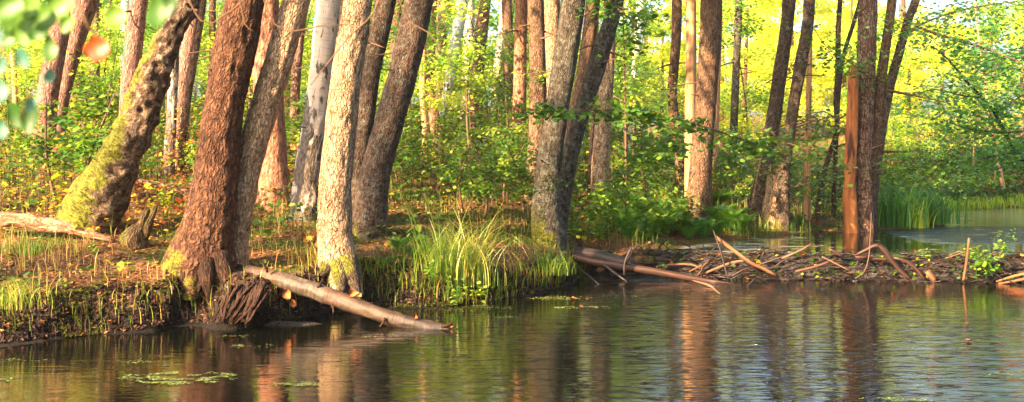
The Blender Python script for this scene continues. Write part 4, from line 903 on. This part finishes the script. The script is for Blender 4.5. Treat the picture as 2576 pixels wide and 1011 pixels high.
def herb_mesh(seed, h, n, size, mat, lw=.5):
    r = np.random.RandomState(seed); mb = MB(); ns = 5+seed % 3
    for i in range(ns):
        a = r.rand()*6.28; L = h*r.uniform(.6, 1.05); q = np.array([math.cos(a)*L*.35, math.sin(a)*L*.35, L])
        blades(mb, np.zeros((1, 3)), np.array([[math.cos(a), math.sin(a)]]), L*1.05, .008, .5, .3, 3, rng=r)
        m = n//ns; t = r.uniform(.25, 1.05, m)
        leaves(mb, q*t[:, None]*np.array([1, 1, 1]) + r.normal(size=(m, 3))*.05, size, r.uniform(.35, .8)+r.normal(size=m)*.1, r, .8, 6, lw, droop=.3)
    o = mb.build('herb', mat); d = o.data; bpy.data.objects.remove(o); return d
HM = [herb_mesh(1, .35, 60, .085, M['leaf']), herb_mesh(2, .5, 80, .08, M['leaf'], .4), herb_mesh(3, .28, 50, .07, M['leaf'], .7)]
def herb(x, y, k, s, label, cat='plant', Y=None, name='herb', z=None):
    g_ = ground(x, y) if Y is None else P(x, y, Y)
    if z is not None: g_ = W(x, y, z)
    o = bpy.data.objects.new(name, HM[k]); col.objects.link(o); o.location = tuple(g_); o.rotation_euler.z = x; o.scale = (s,)*3; return tag(o, label, cat)
herb(1150, 772, 1, .75, 'bright leafy herb growing out of the water at the bank foot', z=.0)
herb(1200, 762, 2, .9, 'low leafy herb at the waterline right of the bright leafy one', z=.0)
herb(1085, 700, 0, .6, 'yellow-green leafy plant on the bank left of the sedge tussock', Y=14.9)
herb(100, 500, 0, .8, 'upright pale-leaved herb behind the peeling fallen trunk at left')
herb(412, 545, 1, 1.0, 'light green herb behind the rotten two-pronged stump')
herb(160, 730, 2, .5, 'small bright seedling on the lip of the dark bank at left')
herb(235, 640, 2, .7, 'small leafy seedling in the fallen leaves below the peeling fallen trunk')
herb(905, 590, 0, .7, 'yellowing herb between the sunlit alder and the bowed alder')
herb(2455, 706, 1, 1.0, 'leafy green plant growing on the water face of the dam', Y=YD(2455)-.1)
herb(2480, 700, 0, 1.3, 'bushy green plant growing near the right end of the dam', Y=YD(2480)-.1)
herb(2522, 655, 1, .9, 'tall green sprig on the dam crest near the right edge', Y=YD(2522)+.3)
herb(2330, 655, 2, .6, 'small leafy sprig on the crest right of the high arched branch', Y=YD(2330)+.3)
herb(1665, 690, 2, .5, 'small yellow-green sprig at the water under the pale bent stick', Y=YD(1665)-.1)
herb(2010, 575, 0, .8, 'leafy herb standing in the shallows right of the dark leaning pair', z=.33)
herb(702, 500, 0, .9, 'green herb at the foot of the stout reddish pine')

for i in range(44):
    x, y = r.uniform(1425, 1720), r.uniform(520, 612)
    if y > 632-.09*(x-1400) : continue
    g_ = ground(x, y); o = bpy.data.objects.new('herb', HM[r.randint(3)]); col.objects.link(o); o.location = tuple(g_); o.rotation_euler.z = r.rand()*6.28; o.scale = (r.uniform(.9, 1.5),)*3
    tag(o, 'leafy green herb in the low growth behind the black log end', 'plant', 'herbs behind the black log end')
def tussock(name, x, y, n, L, w_, label, cat, mat='grass', t0=.5, spread=.16, bend=(.5, 2.2), Y=None, seed=1):
    g_ = ground(x, y) if Y is None else P(x, y, Y); rr = np.random.RandomState(seed); mb = MB()
    b = np.stack([rr.normal(size=n)*spread, rr.normal(size=n)*spread*.6, np.full(n, -.03)], -1); th = rr.rand(n)*6.28
    blades(mb, b + g_, np.stack([np.cos(th), np.sin(th)], -1), L*rr.uniform(.5, 1.1, n), w_, rr.uniform(*bend, n), t0+rr.normal(size=n)*.14, 8, rng=rr)
    return tag(mb.build(name, M[mat], loc=tuple(g_)), label, cat)
tussock('sedge_tussock', 1175, 716, 330, 1.2, .0075, 'large arching sedge tussock with sunlit blades hanging to the water', 'grass tuft', t0=.62, spread=.15, bend=(.8, 3.4), seed=2)
tussock('sedge_tussock', 1105, 706, 160, .8, .010, 'small upright sedge tuft left of the large arching tussock', 'grass tuft', t0=.5, bend=(.3, 1.4), seed=3)
tussock('sedge_tussock', 60, 640, 150, .35, .008, 'grass tuft on the bank at the left edge below the peeling fallen trunk', 'grass tuft', t0=.45, seed=4)
tussock('sedge_tussock', 40, 770, 120, .45, .006, 'dry grass tuft hanging down the dark bank at far left', 'grass tuft', t0=.6, bend=(1.2, 2.8), seed=5)
tussock('sedge_tussock', 1370, 690, 240, .42, .008, 'grass tuft on the bank corner below the grey mossy-footed alder', 'grass tuft', t0=.45, bend=(.8, 2.6), seed=6)
tussock('reed_clump', 2235, 566, 300, .95, .022, 'dense green reed clump right of the leaning dark trunks, left part', 'reeds', 'reed', t0=.4, spread=.32, bend=(.3, 1.7), seed=7)
tussock('reed_clump', 2320, 560, 340, .9, .022, 'dense green reed clump ending at the open water', 'reeds', 'reed', t0=.38, spread=.32, bend=(.3, 1.7), seed=8)
tussock('reed_clump', 2300, 572, 60, .8, .024, 'sunlit yellow-green blades fanning out at the front of the reed clump', 'reeds', 'reed', t0=.9, spread=.15, bend=(.7, 1.7), seed=9)
# single tall reed blades on the bank
mb = MB(); g_ = P(1085, 640, 15.6); g_[2] = hz(g_[0], g_[1])
for (tx, ty, bx, by) in [(998, 462, 1052, 600), (1068, 490, 1102, 608), (1018, 500, 1070, 620), (1128, 560, 1100, 620)]:
    a, b = P(bx, by+18, 15.6), P(tx, ty, 15.6); m_ = (a+b)/2+np.array([.03, 0, .02]); t = np.linspace(0, 1, 9)[:, None]
    c = (1-t)**2*a + 2*t*(1-t)*m_ + t*t*b; ww = (.008*(1-t**3)+.001)*np.array([1, 0, .3]); V = np.stack([c-ww, c+ww], 1).reshape(-1, 3); q = np.arange(8)*2
    mb.add(V, np.stack([q, q+1, q+3, q+2], -1), .75)
tag(mb.build('reed_shoot', M['reed'], loc=tuple(g_)), 'few tall lone reed blades standing above the sedge tussock', 'reeds')
# reeds along the far bank
mb = MB(); n = 3600; X = r.uniform(9.5, 24, n); Y = shore(X)+r.uniform(-.25, .8, n); th = r.rand(n)*6.28
k = X > 10.5; X, Y, th = X[k], Y[k], th[k]; n = len(X)
blades(mb, np.stack([X, Y, np.maximum(height(X, Y), WZ-.05)], -1), np.stack([np.cos(th), np.sin(th)], -1), r.uniform(.12, .3, n), .02, r.uniform(.2, 1.4, n), .78+r.normal(size=n)*.15, 4, rng=r)
tag(mb.build('reeds', M['reed']), kind='stuff')

# ---------------------------------------------------------------- leafy boughs
def bough(parent, stem, n, size, tl, th_, mat, spread=.16, name='branch', leafname='foliage', droop=.5, shape=6, seed=1, sub=10, sublen=.5):
    """stem: rows (x, y, width, depth)"""
    rr = np.random.RandomState(seed); q = np.array([[*P(x, y, Y), max(rad(w_, Y), .003)] for x, y, w_, Y in stem]); loc = tuple(parent.location)
    mb = MB(); tube(mb, q, 7, .12, bump=.1, seed=seed); c = spline(q, .1)[:, :3]; lb = MB(); per = n//(sub+1)
    for i in range(sub+1):
        if i == 0: line = c
        else:
            s = c[rr.randint(int(len(c)*.12), len(c))]; a = rr.rand()*6.28; L = sublen*rr.uniform(.5, 1.2)
            e = s + np.array([math.cos(a)*L, math.sin(a)*L*.7, rr.uniform(-.75, .35)*L*(.4+droop)]); tube(mb, np.array([[*s, .006], [*((s+e)/2+[0, 0, .04]), .004], [*e, .002]]), 4, .2); line = s + (e-s)*np.linspace(0, 1, 12)[:, None]
        C = line[rr.randint(0, len(line), per)] + rr.normal(size=(per, 3))*np.array([spread, spread, spread*.55]) - np.array([0, 0, spread*.3])
        leaves(lb, C, size, rr.uniform(tl, th_, per), rr, .9, shape, .85, droop=droop)
    mb.build(name, M['twig'], parent, loc=loc, smooth_=True); lb.build(leafname, M[mat], parent, loc=loc)
bough(BASES['pair_a'][0], [(1940, 372, 7, 22.5), (1900, 362, 6, 21.5), (1850, 345, 5.5, 20.5), (1790, 325, 5, 19.6), (1700, 300, 4, 18.7), (1610, 282, 3.5, 18.0), (1520, 277, 3, 17.6), (1440, 278, 2.5, 17.4), (1355, 282, 2, 17.2)], 800, .095, .25, .7, 'leaf', .10, seed=3, sub=26, sublen=.55, droop=.75)
bough(BASES['stout'][0], [(1740, 300, 4, 21.8), (1700, 330, 3, 20.5), (1650, 380, 2.5, 19.7), (1590, 402, 2, 19.2)], 380, .095, .3, .65, 'leaf', .12, seed=4, sub=14, sublen=.5, droop=.9)
bough(BASES['pair_a'][0], [(1940, 330, 4, 22.6), (1960, 350, 3, 21.8), (2020, 372, 2.5, 21.3), (2080, 380, 2, 21)], 260, .09, .35, .75, 'leaf', .16, seed=5, sub=12, sublen=.6)
bough(BASES['slant'][0], [(1550, 20, 5, 18.2), (1575, 40, 4, 18), (1600, 60, 3, 17.8), (1570, 110, 2, 17.7)], 120, .09, .2, .6, 'leaf', .12, seed=6, sub=8, sublen=.5)
bough(BASES['slant'][0], [(1470, 40, 5, 18.1), (1490, 20, 4, 17.9), (1500, 0, 3, 17.8), (1520, -10, 2, 17.7)], 70, .09, .2, .6, 'leaf', .12, seed=16, sub=5, sublen=.4)
bough(BASES['grey'][0], [(1400, 470, 4, 17.6), (1380, 440, 3, 17.3), (1360, 470, 2, 17.2)], 70, .055, .2, .5, 'leaf', .09, seed=7, sub=5, sublen=.3)
bough(BASES['cluster_c'][0], [(2296, 60, 9, 22.7), (2340, 80, 7, 22.4), (2420, 105, 5, 22), (2500, 130, 4, 21.7), (2570, 160, 3, 21.5)], 1000, .09, .2, .8, 'leaf_pond', .26, seed=8, sub=30, sublen=1.3, shape=4)
bough(BASES['cluster_c'][0], [(2280, 90, 6, 22.8), (2320, 60, 5, 23.4), (2400, 30, 4, 24), (2500, 10, 3, 24.5), (2590, 0, 2, 25)], 1000, .09, .2, .8, 'leaf_pond', .3, seed=9, sub=24, sublen=1.3, shape=4)
bough(BASES['cluster'][0], [(2190, 200, 4, 22.2), (2130, 150, 3, 22), (2080, 120, 2, 21.8), (2040, 60, 2, 21.6)], 300, .09, .2, .7, 'leaf', .2, seed=10, sub=14, sublen=.8, shape=4)
bough(BASES['cluster_b'][0], [(2190, 420, 4, 22.4), (2240, 400, 3, 22.2), (2290, 420, 2, 22), (2330, 450, 2, 21.9)], 330, .07, .2, .7, 'leaf', .17, seed=11, sub=12, sublen=.6)
bough(BASES['wavy'][0], [(2104, 300, 3, 24), (2070, 280, 3, 23.8), (2030, 300, 2, 23.6), (1990, 330, 2, 23.4)], 320, .09, .3, .8, 'leaf', .2, seed=12, sub=14, sublen=.8, shape=4)
bough(BASES['wavy_b'][0], [(2110, 420, 3, 24), (2070, 450, 3, 23.5), (2040, 440, 2, 23.2), (2000, 470, 2, 23)], 300, .085, .3, .8, 'leaf', .22, seed=13, sub=12, sublen=.7, shape=4)
bough(BASES['lit_stump'][0], [(1950, 440, 3, 22), (1940, 410, 2, 21.9), (1960, 390, 1.5, 21.8)], 110, .06, .3, .7, 'leaf', .14, seed=14, sub=6, sublen=.4)
bough(BASES['cen_a'][0], [(1340, 180, 3, 20.9), (1325, 185, 2, 20.7), (1400, 178, 2, 20.6)], 60, .06, .5, .85, 'leaf', .1, seed=15, sub=4, sublen=.3)
# arching tree on the far bank, its crown filling the right
ga = P(2690, 530, 32.6); ga[2] = hz(ga[0], ga[1])
arch = empty('alder_tree', tuple(ga), 'dark arching stem and leafy crown leaning in from the right edge over the water', 'tree')
mb = MB(); tube(mb, np.array([[*ga, .16]]+[[*P(x, y, Y), rad(w_, Y)] for x, y, w_, Y in [(2630, 460, 12, 31.5), (2560, 385, 11, 30.5), (2528, 335, 10, 30), (2502, 285, 9, 29.6), (2470, 245, 8, 29.3), (2430, 205, 7, 29), (2387, 152, 5, 28.7), (2350, 120, 3, 28.5)]]), 10, .2, bump=.08)
mb.build('trunk', M['log_dark'], arch, loc=tuple(ga), smooth_=True)
for i, st_ in enumerate([[(2528, 335, 6, 30), (2480, 330, 5, 29.6), (2420, 320, 3, 29.3), (2370, 300, 2, 29)], [(2502, 285, 6, 29.6), (2540, 260, 5, 29.3), (2600, 220, 3, 29)], [(2470, 245, 6, 29.3), (2420, 240, 4, 29), (2350, 225, 3, 28.7), (2300, 240, 2, 28.4)],
                         [(2560, 385, 6, 30.5), (2510, 390, 5, 30.2), (2460, 400, 3, 29.9)], [(2430, 205, 5, 29), (2480, 160, 4, 28.8), (2560, 120, 3, 28.6)], [(2528, 335, 5, 30), (2570, 330, 4, 29.6), (2620, 340, 3, 29.4)]]):
    bough(arch, st_, 650, .12, .2, .8, 'leaf_pond', .34, seed=30+i, sub=15, sublen=1.5, shape=4)

# ---------------------------------------------------------------- on the water
def duckweed(x, y, rx, ry, n, label, z=.006, t0=.5, seed=1):
    rr = np.random.RandomState(seed); c = W(x, y, z); a = W(x+rx, y, z); b = W(x, y-ry, z); ex = a[0]-c[0]; ey = b[1]-c[1]
    n = int(n*(.5 if seed == 0 else .3)); u = rr.uniform(-1, 1, (n, 2)); u = u[(u**2).sum(1) < 1]; X = c[0]+u[:, 0]*ex; Y = c[1]+u[:, 1]*ey
    k = fbm(np.stack([X*9, Y*16, X*0], -1), seed+5, 4) + .16*(1-(u**2).sum(1)[:len(X)]) > .62; X, Y = X[k], Y[k]
    mb = MB(); V0 = np.stack([X, Y, np.full(len(X), z)], -1); s = rr.uniform(.004, .010, len(X)); th = rr.rand(len(X))*6.28; vs = []
    for j in range(4): vs.append(V0 + np.stack([np.cos(th+j*1.57)*s*1.3, np.sin(th+j*1.57)*s, rr.uniform(0, .003, len(X))], -1))
    mb.add(np.stack(vs, 1).reshape(-1, 3), np.arange(len(X)*4).reshape(-1, 4), np.repeat(np.clip(t0+rr.normal(size=len(X))*.2, 0, 1), 4))
    return tag(mb.build('duckweed', M['duckweed']), kind='stuff')
for i, a in enumerate([(470, 950, 130, 17, 7000), (735, 966, 75, 8, 2200), (330, 948, 90, 7, 1500), (1405, 749, 85, 5, 2500), (1460, 773, 85, 4, 1800), (1180, 775, 110, 9, 3000), (1270, 795, 80, 5, 900), (330, 910, 60, 5, 500), (640, 870, 60, 6, 900), (60, 905, 80, 5, 600), (20, 955, 50, 6, 800), (960, 845, 90, 5, 500), (2520, 940, 60, 4, 500), (2270, 1004, 80, 6, 900), (2220, 1002, 60, 3, 400), (1560, 745, 60, 4, 400), (600, 845, 60, 4, 500)]):
    duckweed(*a, '', t0=.75 if i in (3, 4) else .5, seed=i)
def floating(x, y, s, mat, label, z=.012):
    c = W(x, y, z); n = 8; a = np.linspace(0, 6.28, n, endpoint=False); rr = np.random.RandomState(int(x)); q = rr.uniform(.7, 1.0, n)
    V = np.stack([c[0]+np.cos(a)*q*s, c[1]+np.sin(a)*q*s*.7, z+rr.uniform(0, .5, n)*s], -1); V = np.vstack([V, [[c[0], c[1], z-.004]]])
    mb = MB(); mb.add(V, np.array([[i, (i+1) % n, n] for i in range(n)]), .5); return tag(mb.build('floating_leaf', M[mat], loc=tuple(c)), label, 'leaf')
floating(2434, 857, .042, 'litter', 'curled orange leaf floating on the calm green water at right')
floating(1441, 751, .06, 'litter', 'largest bright yellow leaf on the duckweed strip off the bank corner')
floating(1477, 753, .03, 'litter', 'smaller yellow leaf right of the largest one on the duckweed strip')
floating(1462, 770, .03, 'autumn', 'small orange leaf on the lower duckweed strip')
floating(585, 846, .03, 'litter', 'pale leaf floating below the torn root mass')
floating(2298, 633, .05, 'autumn', 'orange leaf adrift above the dam by the high arched branch', WZ+.01)
# mud bar by the root mass and a wet stick
mb = MB(); c = W(700, 815, 0); xs = np.linspace(-1, 1, 30); ys = np.linspace(-1, 1, 10); X, Y = np.meshgrid(xs, ys); X, Y = X.ravel(), Y.ravel()
Z = .06*np.clip(1-X**2-Y**2, -.3, 1) + .03*(fbm(np.stack([X*6, Y*3, X*0], -1), 3)-.5); i = np.arange(9)[:, None]*30+np.arange(29)[None]
mb.add(np.stack([c[0]+X*.65, c[1]+Y*.16, Z-.03], -1), np.stack([i, i+1, i+31, i+30], -1).reshape(-1, 4)); tag(mb.build('mud_bar', bpy.data.materials['dam_mud'], smooth_=True), kind='structure')

# ---------------------------------------------------------------- leaves and twigs hanging close to the camera
def leaf_near(mb, x, y, w_, h_, rot, Y, tint, mat=0, seed=0, tilt=.4):
    """one real leaf with a fold and a curl, w_ and h_ as measured"""
    rr = np.random.RandomState(seed); c = P(x, y, Y); L = rad(h_, Y)*2; B = rad(w_, Y); n = 9; t = np.linspace(0, 1, n)
    prof = np.sin(math.pi*t**.8)**.7*B; ca, sa = math.cos(rot), math.sin(rot); V = []
    for i in range(n):
        for s in (-1, -.5, 0, .5, 1):
            u = prof[i]*s; v_ = (t[i]-.5)*L; dy = abs(s)*B*.35*tilt + (t[i]-.5)**2*L*.5
            V.append([c[0]+u*ca-v_*sa, c[1]-dy+v_*tilt*.5, c[2]+u*sa+v_*ca])
    i = np.arange(n-1)[:, None]*5+np.arange(4)[None]; mb.add(V, np.stack([i, i+1, i+6, i+5], -1).reshape(-1, 4), tint, mat=mat)
NB = [o for o in bpy.data.objects if o.get('label') == 'alder on the near bank whose twigs hang into view'][0]
nl = tuple(NB.location)
def near_part(name, mat, fn): mb = MB(); fn(mb); mb.build(name, mat, NB, loc=nl, smooth_=True)
def nt_(pts, name='twig'):
    near_part(name, M['twig'], lambda mb: tube(mb, np.array([[*P(x, y, Y), rad(w_, Y)] for x, y, w_, Y in pts]), 8, .04, bump=.1))
nt_([(60, -220, 14, 2.0), (150, -90, 11, 1.8), (205, 30, 8, 1.7), (225, 70, 7, 1.7), (250, 92, 6, 1.7), (262, 110, 4, 1.7)])
nt_([(60, -220, 10, 2.0), (120, -60, 8, 1.7), (170, 60, 6, 1.6), (120, 140, 5, 1.55), (80, 230, 4, 1.5), (50, 300, 3, 1.5)])
nt_([(-120, -60, 10, 1.6), (-40, 60, 7, 1.5), (20, 150, 5, 1.45), (30, 250, 4, 1.4)])
nt_([(330, -160, 8, 1.9), (370, -60, 6, 1.8), (400, 5, 4, 1.75)])
GL = [(20, 20, 70, 60, .4, .55), (70, 35, 80, 64, 1.2, .8), (110, 45, 60, 62, .2, .72), (95, 70, 56, 60, 2.6, .4), (150, 18, 66, 60, .7, .8), (60, 80, 60, 56, 1.8, .75), (30, 60, 50, 50, 2.9, .6), (290, 42, 48, 50, .3, .85),
      (126, 122, 32, 62, .1, .5), (395, 28, 40, 76, .05, .5), (425, 14, 46, 46, 1.2, .25), (78, 292, 76, 44, 1.4, .25), (40, 290, 60, 40, 1.9, .35), (20, 100, 44, 40, .5, .5), (170, 60, 40, 36, .9, .65), (75, 20, 40, 50, 0, .9)]
for i, (x, y, w_, h_, ro, ti) in enumerate(GL): near_part('leaf', M['leaf'], lambda mb: leaf_near(mb, x, y, w_*1.2, h_*1.2, ro, 1.5+.02*(i % 7), ti*.72, seed=i))
for i, (x, y, w_, h_, ro) in enumerate([(58, 147, 54, 40, 1.9), (125, 190, 30, 44, -.3), (5, 165, 40, 30, 1.4), (0, 225, 44, 70, .3), (78, 262, 42, 32, .8), (5, 325, 30, 56, .2), (-5, 90, 30, 60, .2)]):
    near_part('leaf', M['blue_leaf'], lambda mb: leaf_near(mb, x, y, w_, h_, ro, 1.38+.02*i, .5+.08*(i % 5), seed=i+50))
near_part('red_leaf', M['autumn'], lambda mb: (leaf_near(mb, 247, 122, 58, 74, .5, 1.7, .6), leaf_near(mb, 232, 120, 40, 56, -.4, 1.71, .3)))
# out-of-focus bare twigs across the trunks
def twig2(pts, Y): nt_([(x, y, w_, Y) for x, y, w_ in pts], 'bare_twig')
twig2([(420, -120, 6), (505, 52, 4), (560, 40, 4), (600, 12, 4), (650, -40, 5)], 4.2)
twig2([(650, -40, 4), (690, 60, 3.5), (742, 78, 3.5), (800, 66, 3), (870, 62, 2.5)], 4.4)
twig2([(980, -90, 5), (940, 30, 4), (880, 90, 3.5), (800, 190, 3), (780, 215, 2)], 4.6)
twig2([(990, -60, 5), (1008, 10, 4), (1030, 55, 3.5), (1075, 80, 3.5), (1110, 120, 2.5), (1150, 170, 2)], 4.8)
twig2([(1030, 55, 3), (1036, 110, 2.5), (1020, 160, 2), (1026, 190, 1.5)], 4.8)
twig2([(560, -90, 4), (600, -10, 4), (615, 60, 3), (640, 80, 2.5)], 4.0)
# ---------------------------------------------------------------- the air
hb = MB(); x0, x1, y0, y1, z0, z1 = -450, 450, -350, 640, -3, 18
hb.add([(x0, y0, z0), (x1, y0, z0), (x1, y1, z0), (x0, y1, z0), (x0, y0, z1), (x1, y0, z1), (x1, y1, z1), (x0, y1, z1)],
       np.array([[0, 3, 2, 1], [4, 5, 6, 7], [0, 1, 5, 4], [1, 2, 6, 5], [2, 3, 7, 6], [3, 0, 4, 7]]))
hm, hn, ho = newmat('haze'); pv = hn.nodes.new('ShaderNodeVolumePrincipled'); pv.inputs['Color'].default_value = (1, 1, .92, 1)
pv.inputs['Density'].default_value = HAZE; pv.inputs['Anisotropy'].default_value = .2; hn.links.new(pv.outputs[0], ho.inputs['Volume'])
tag(hb.build('haze', hm), kind='stuff')
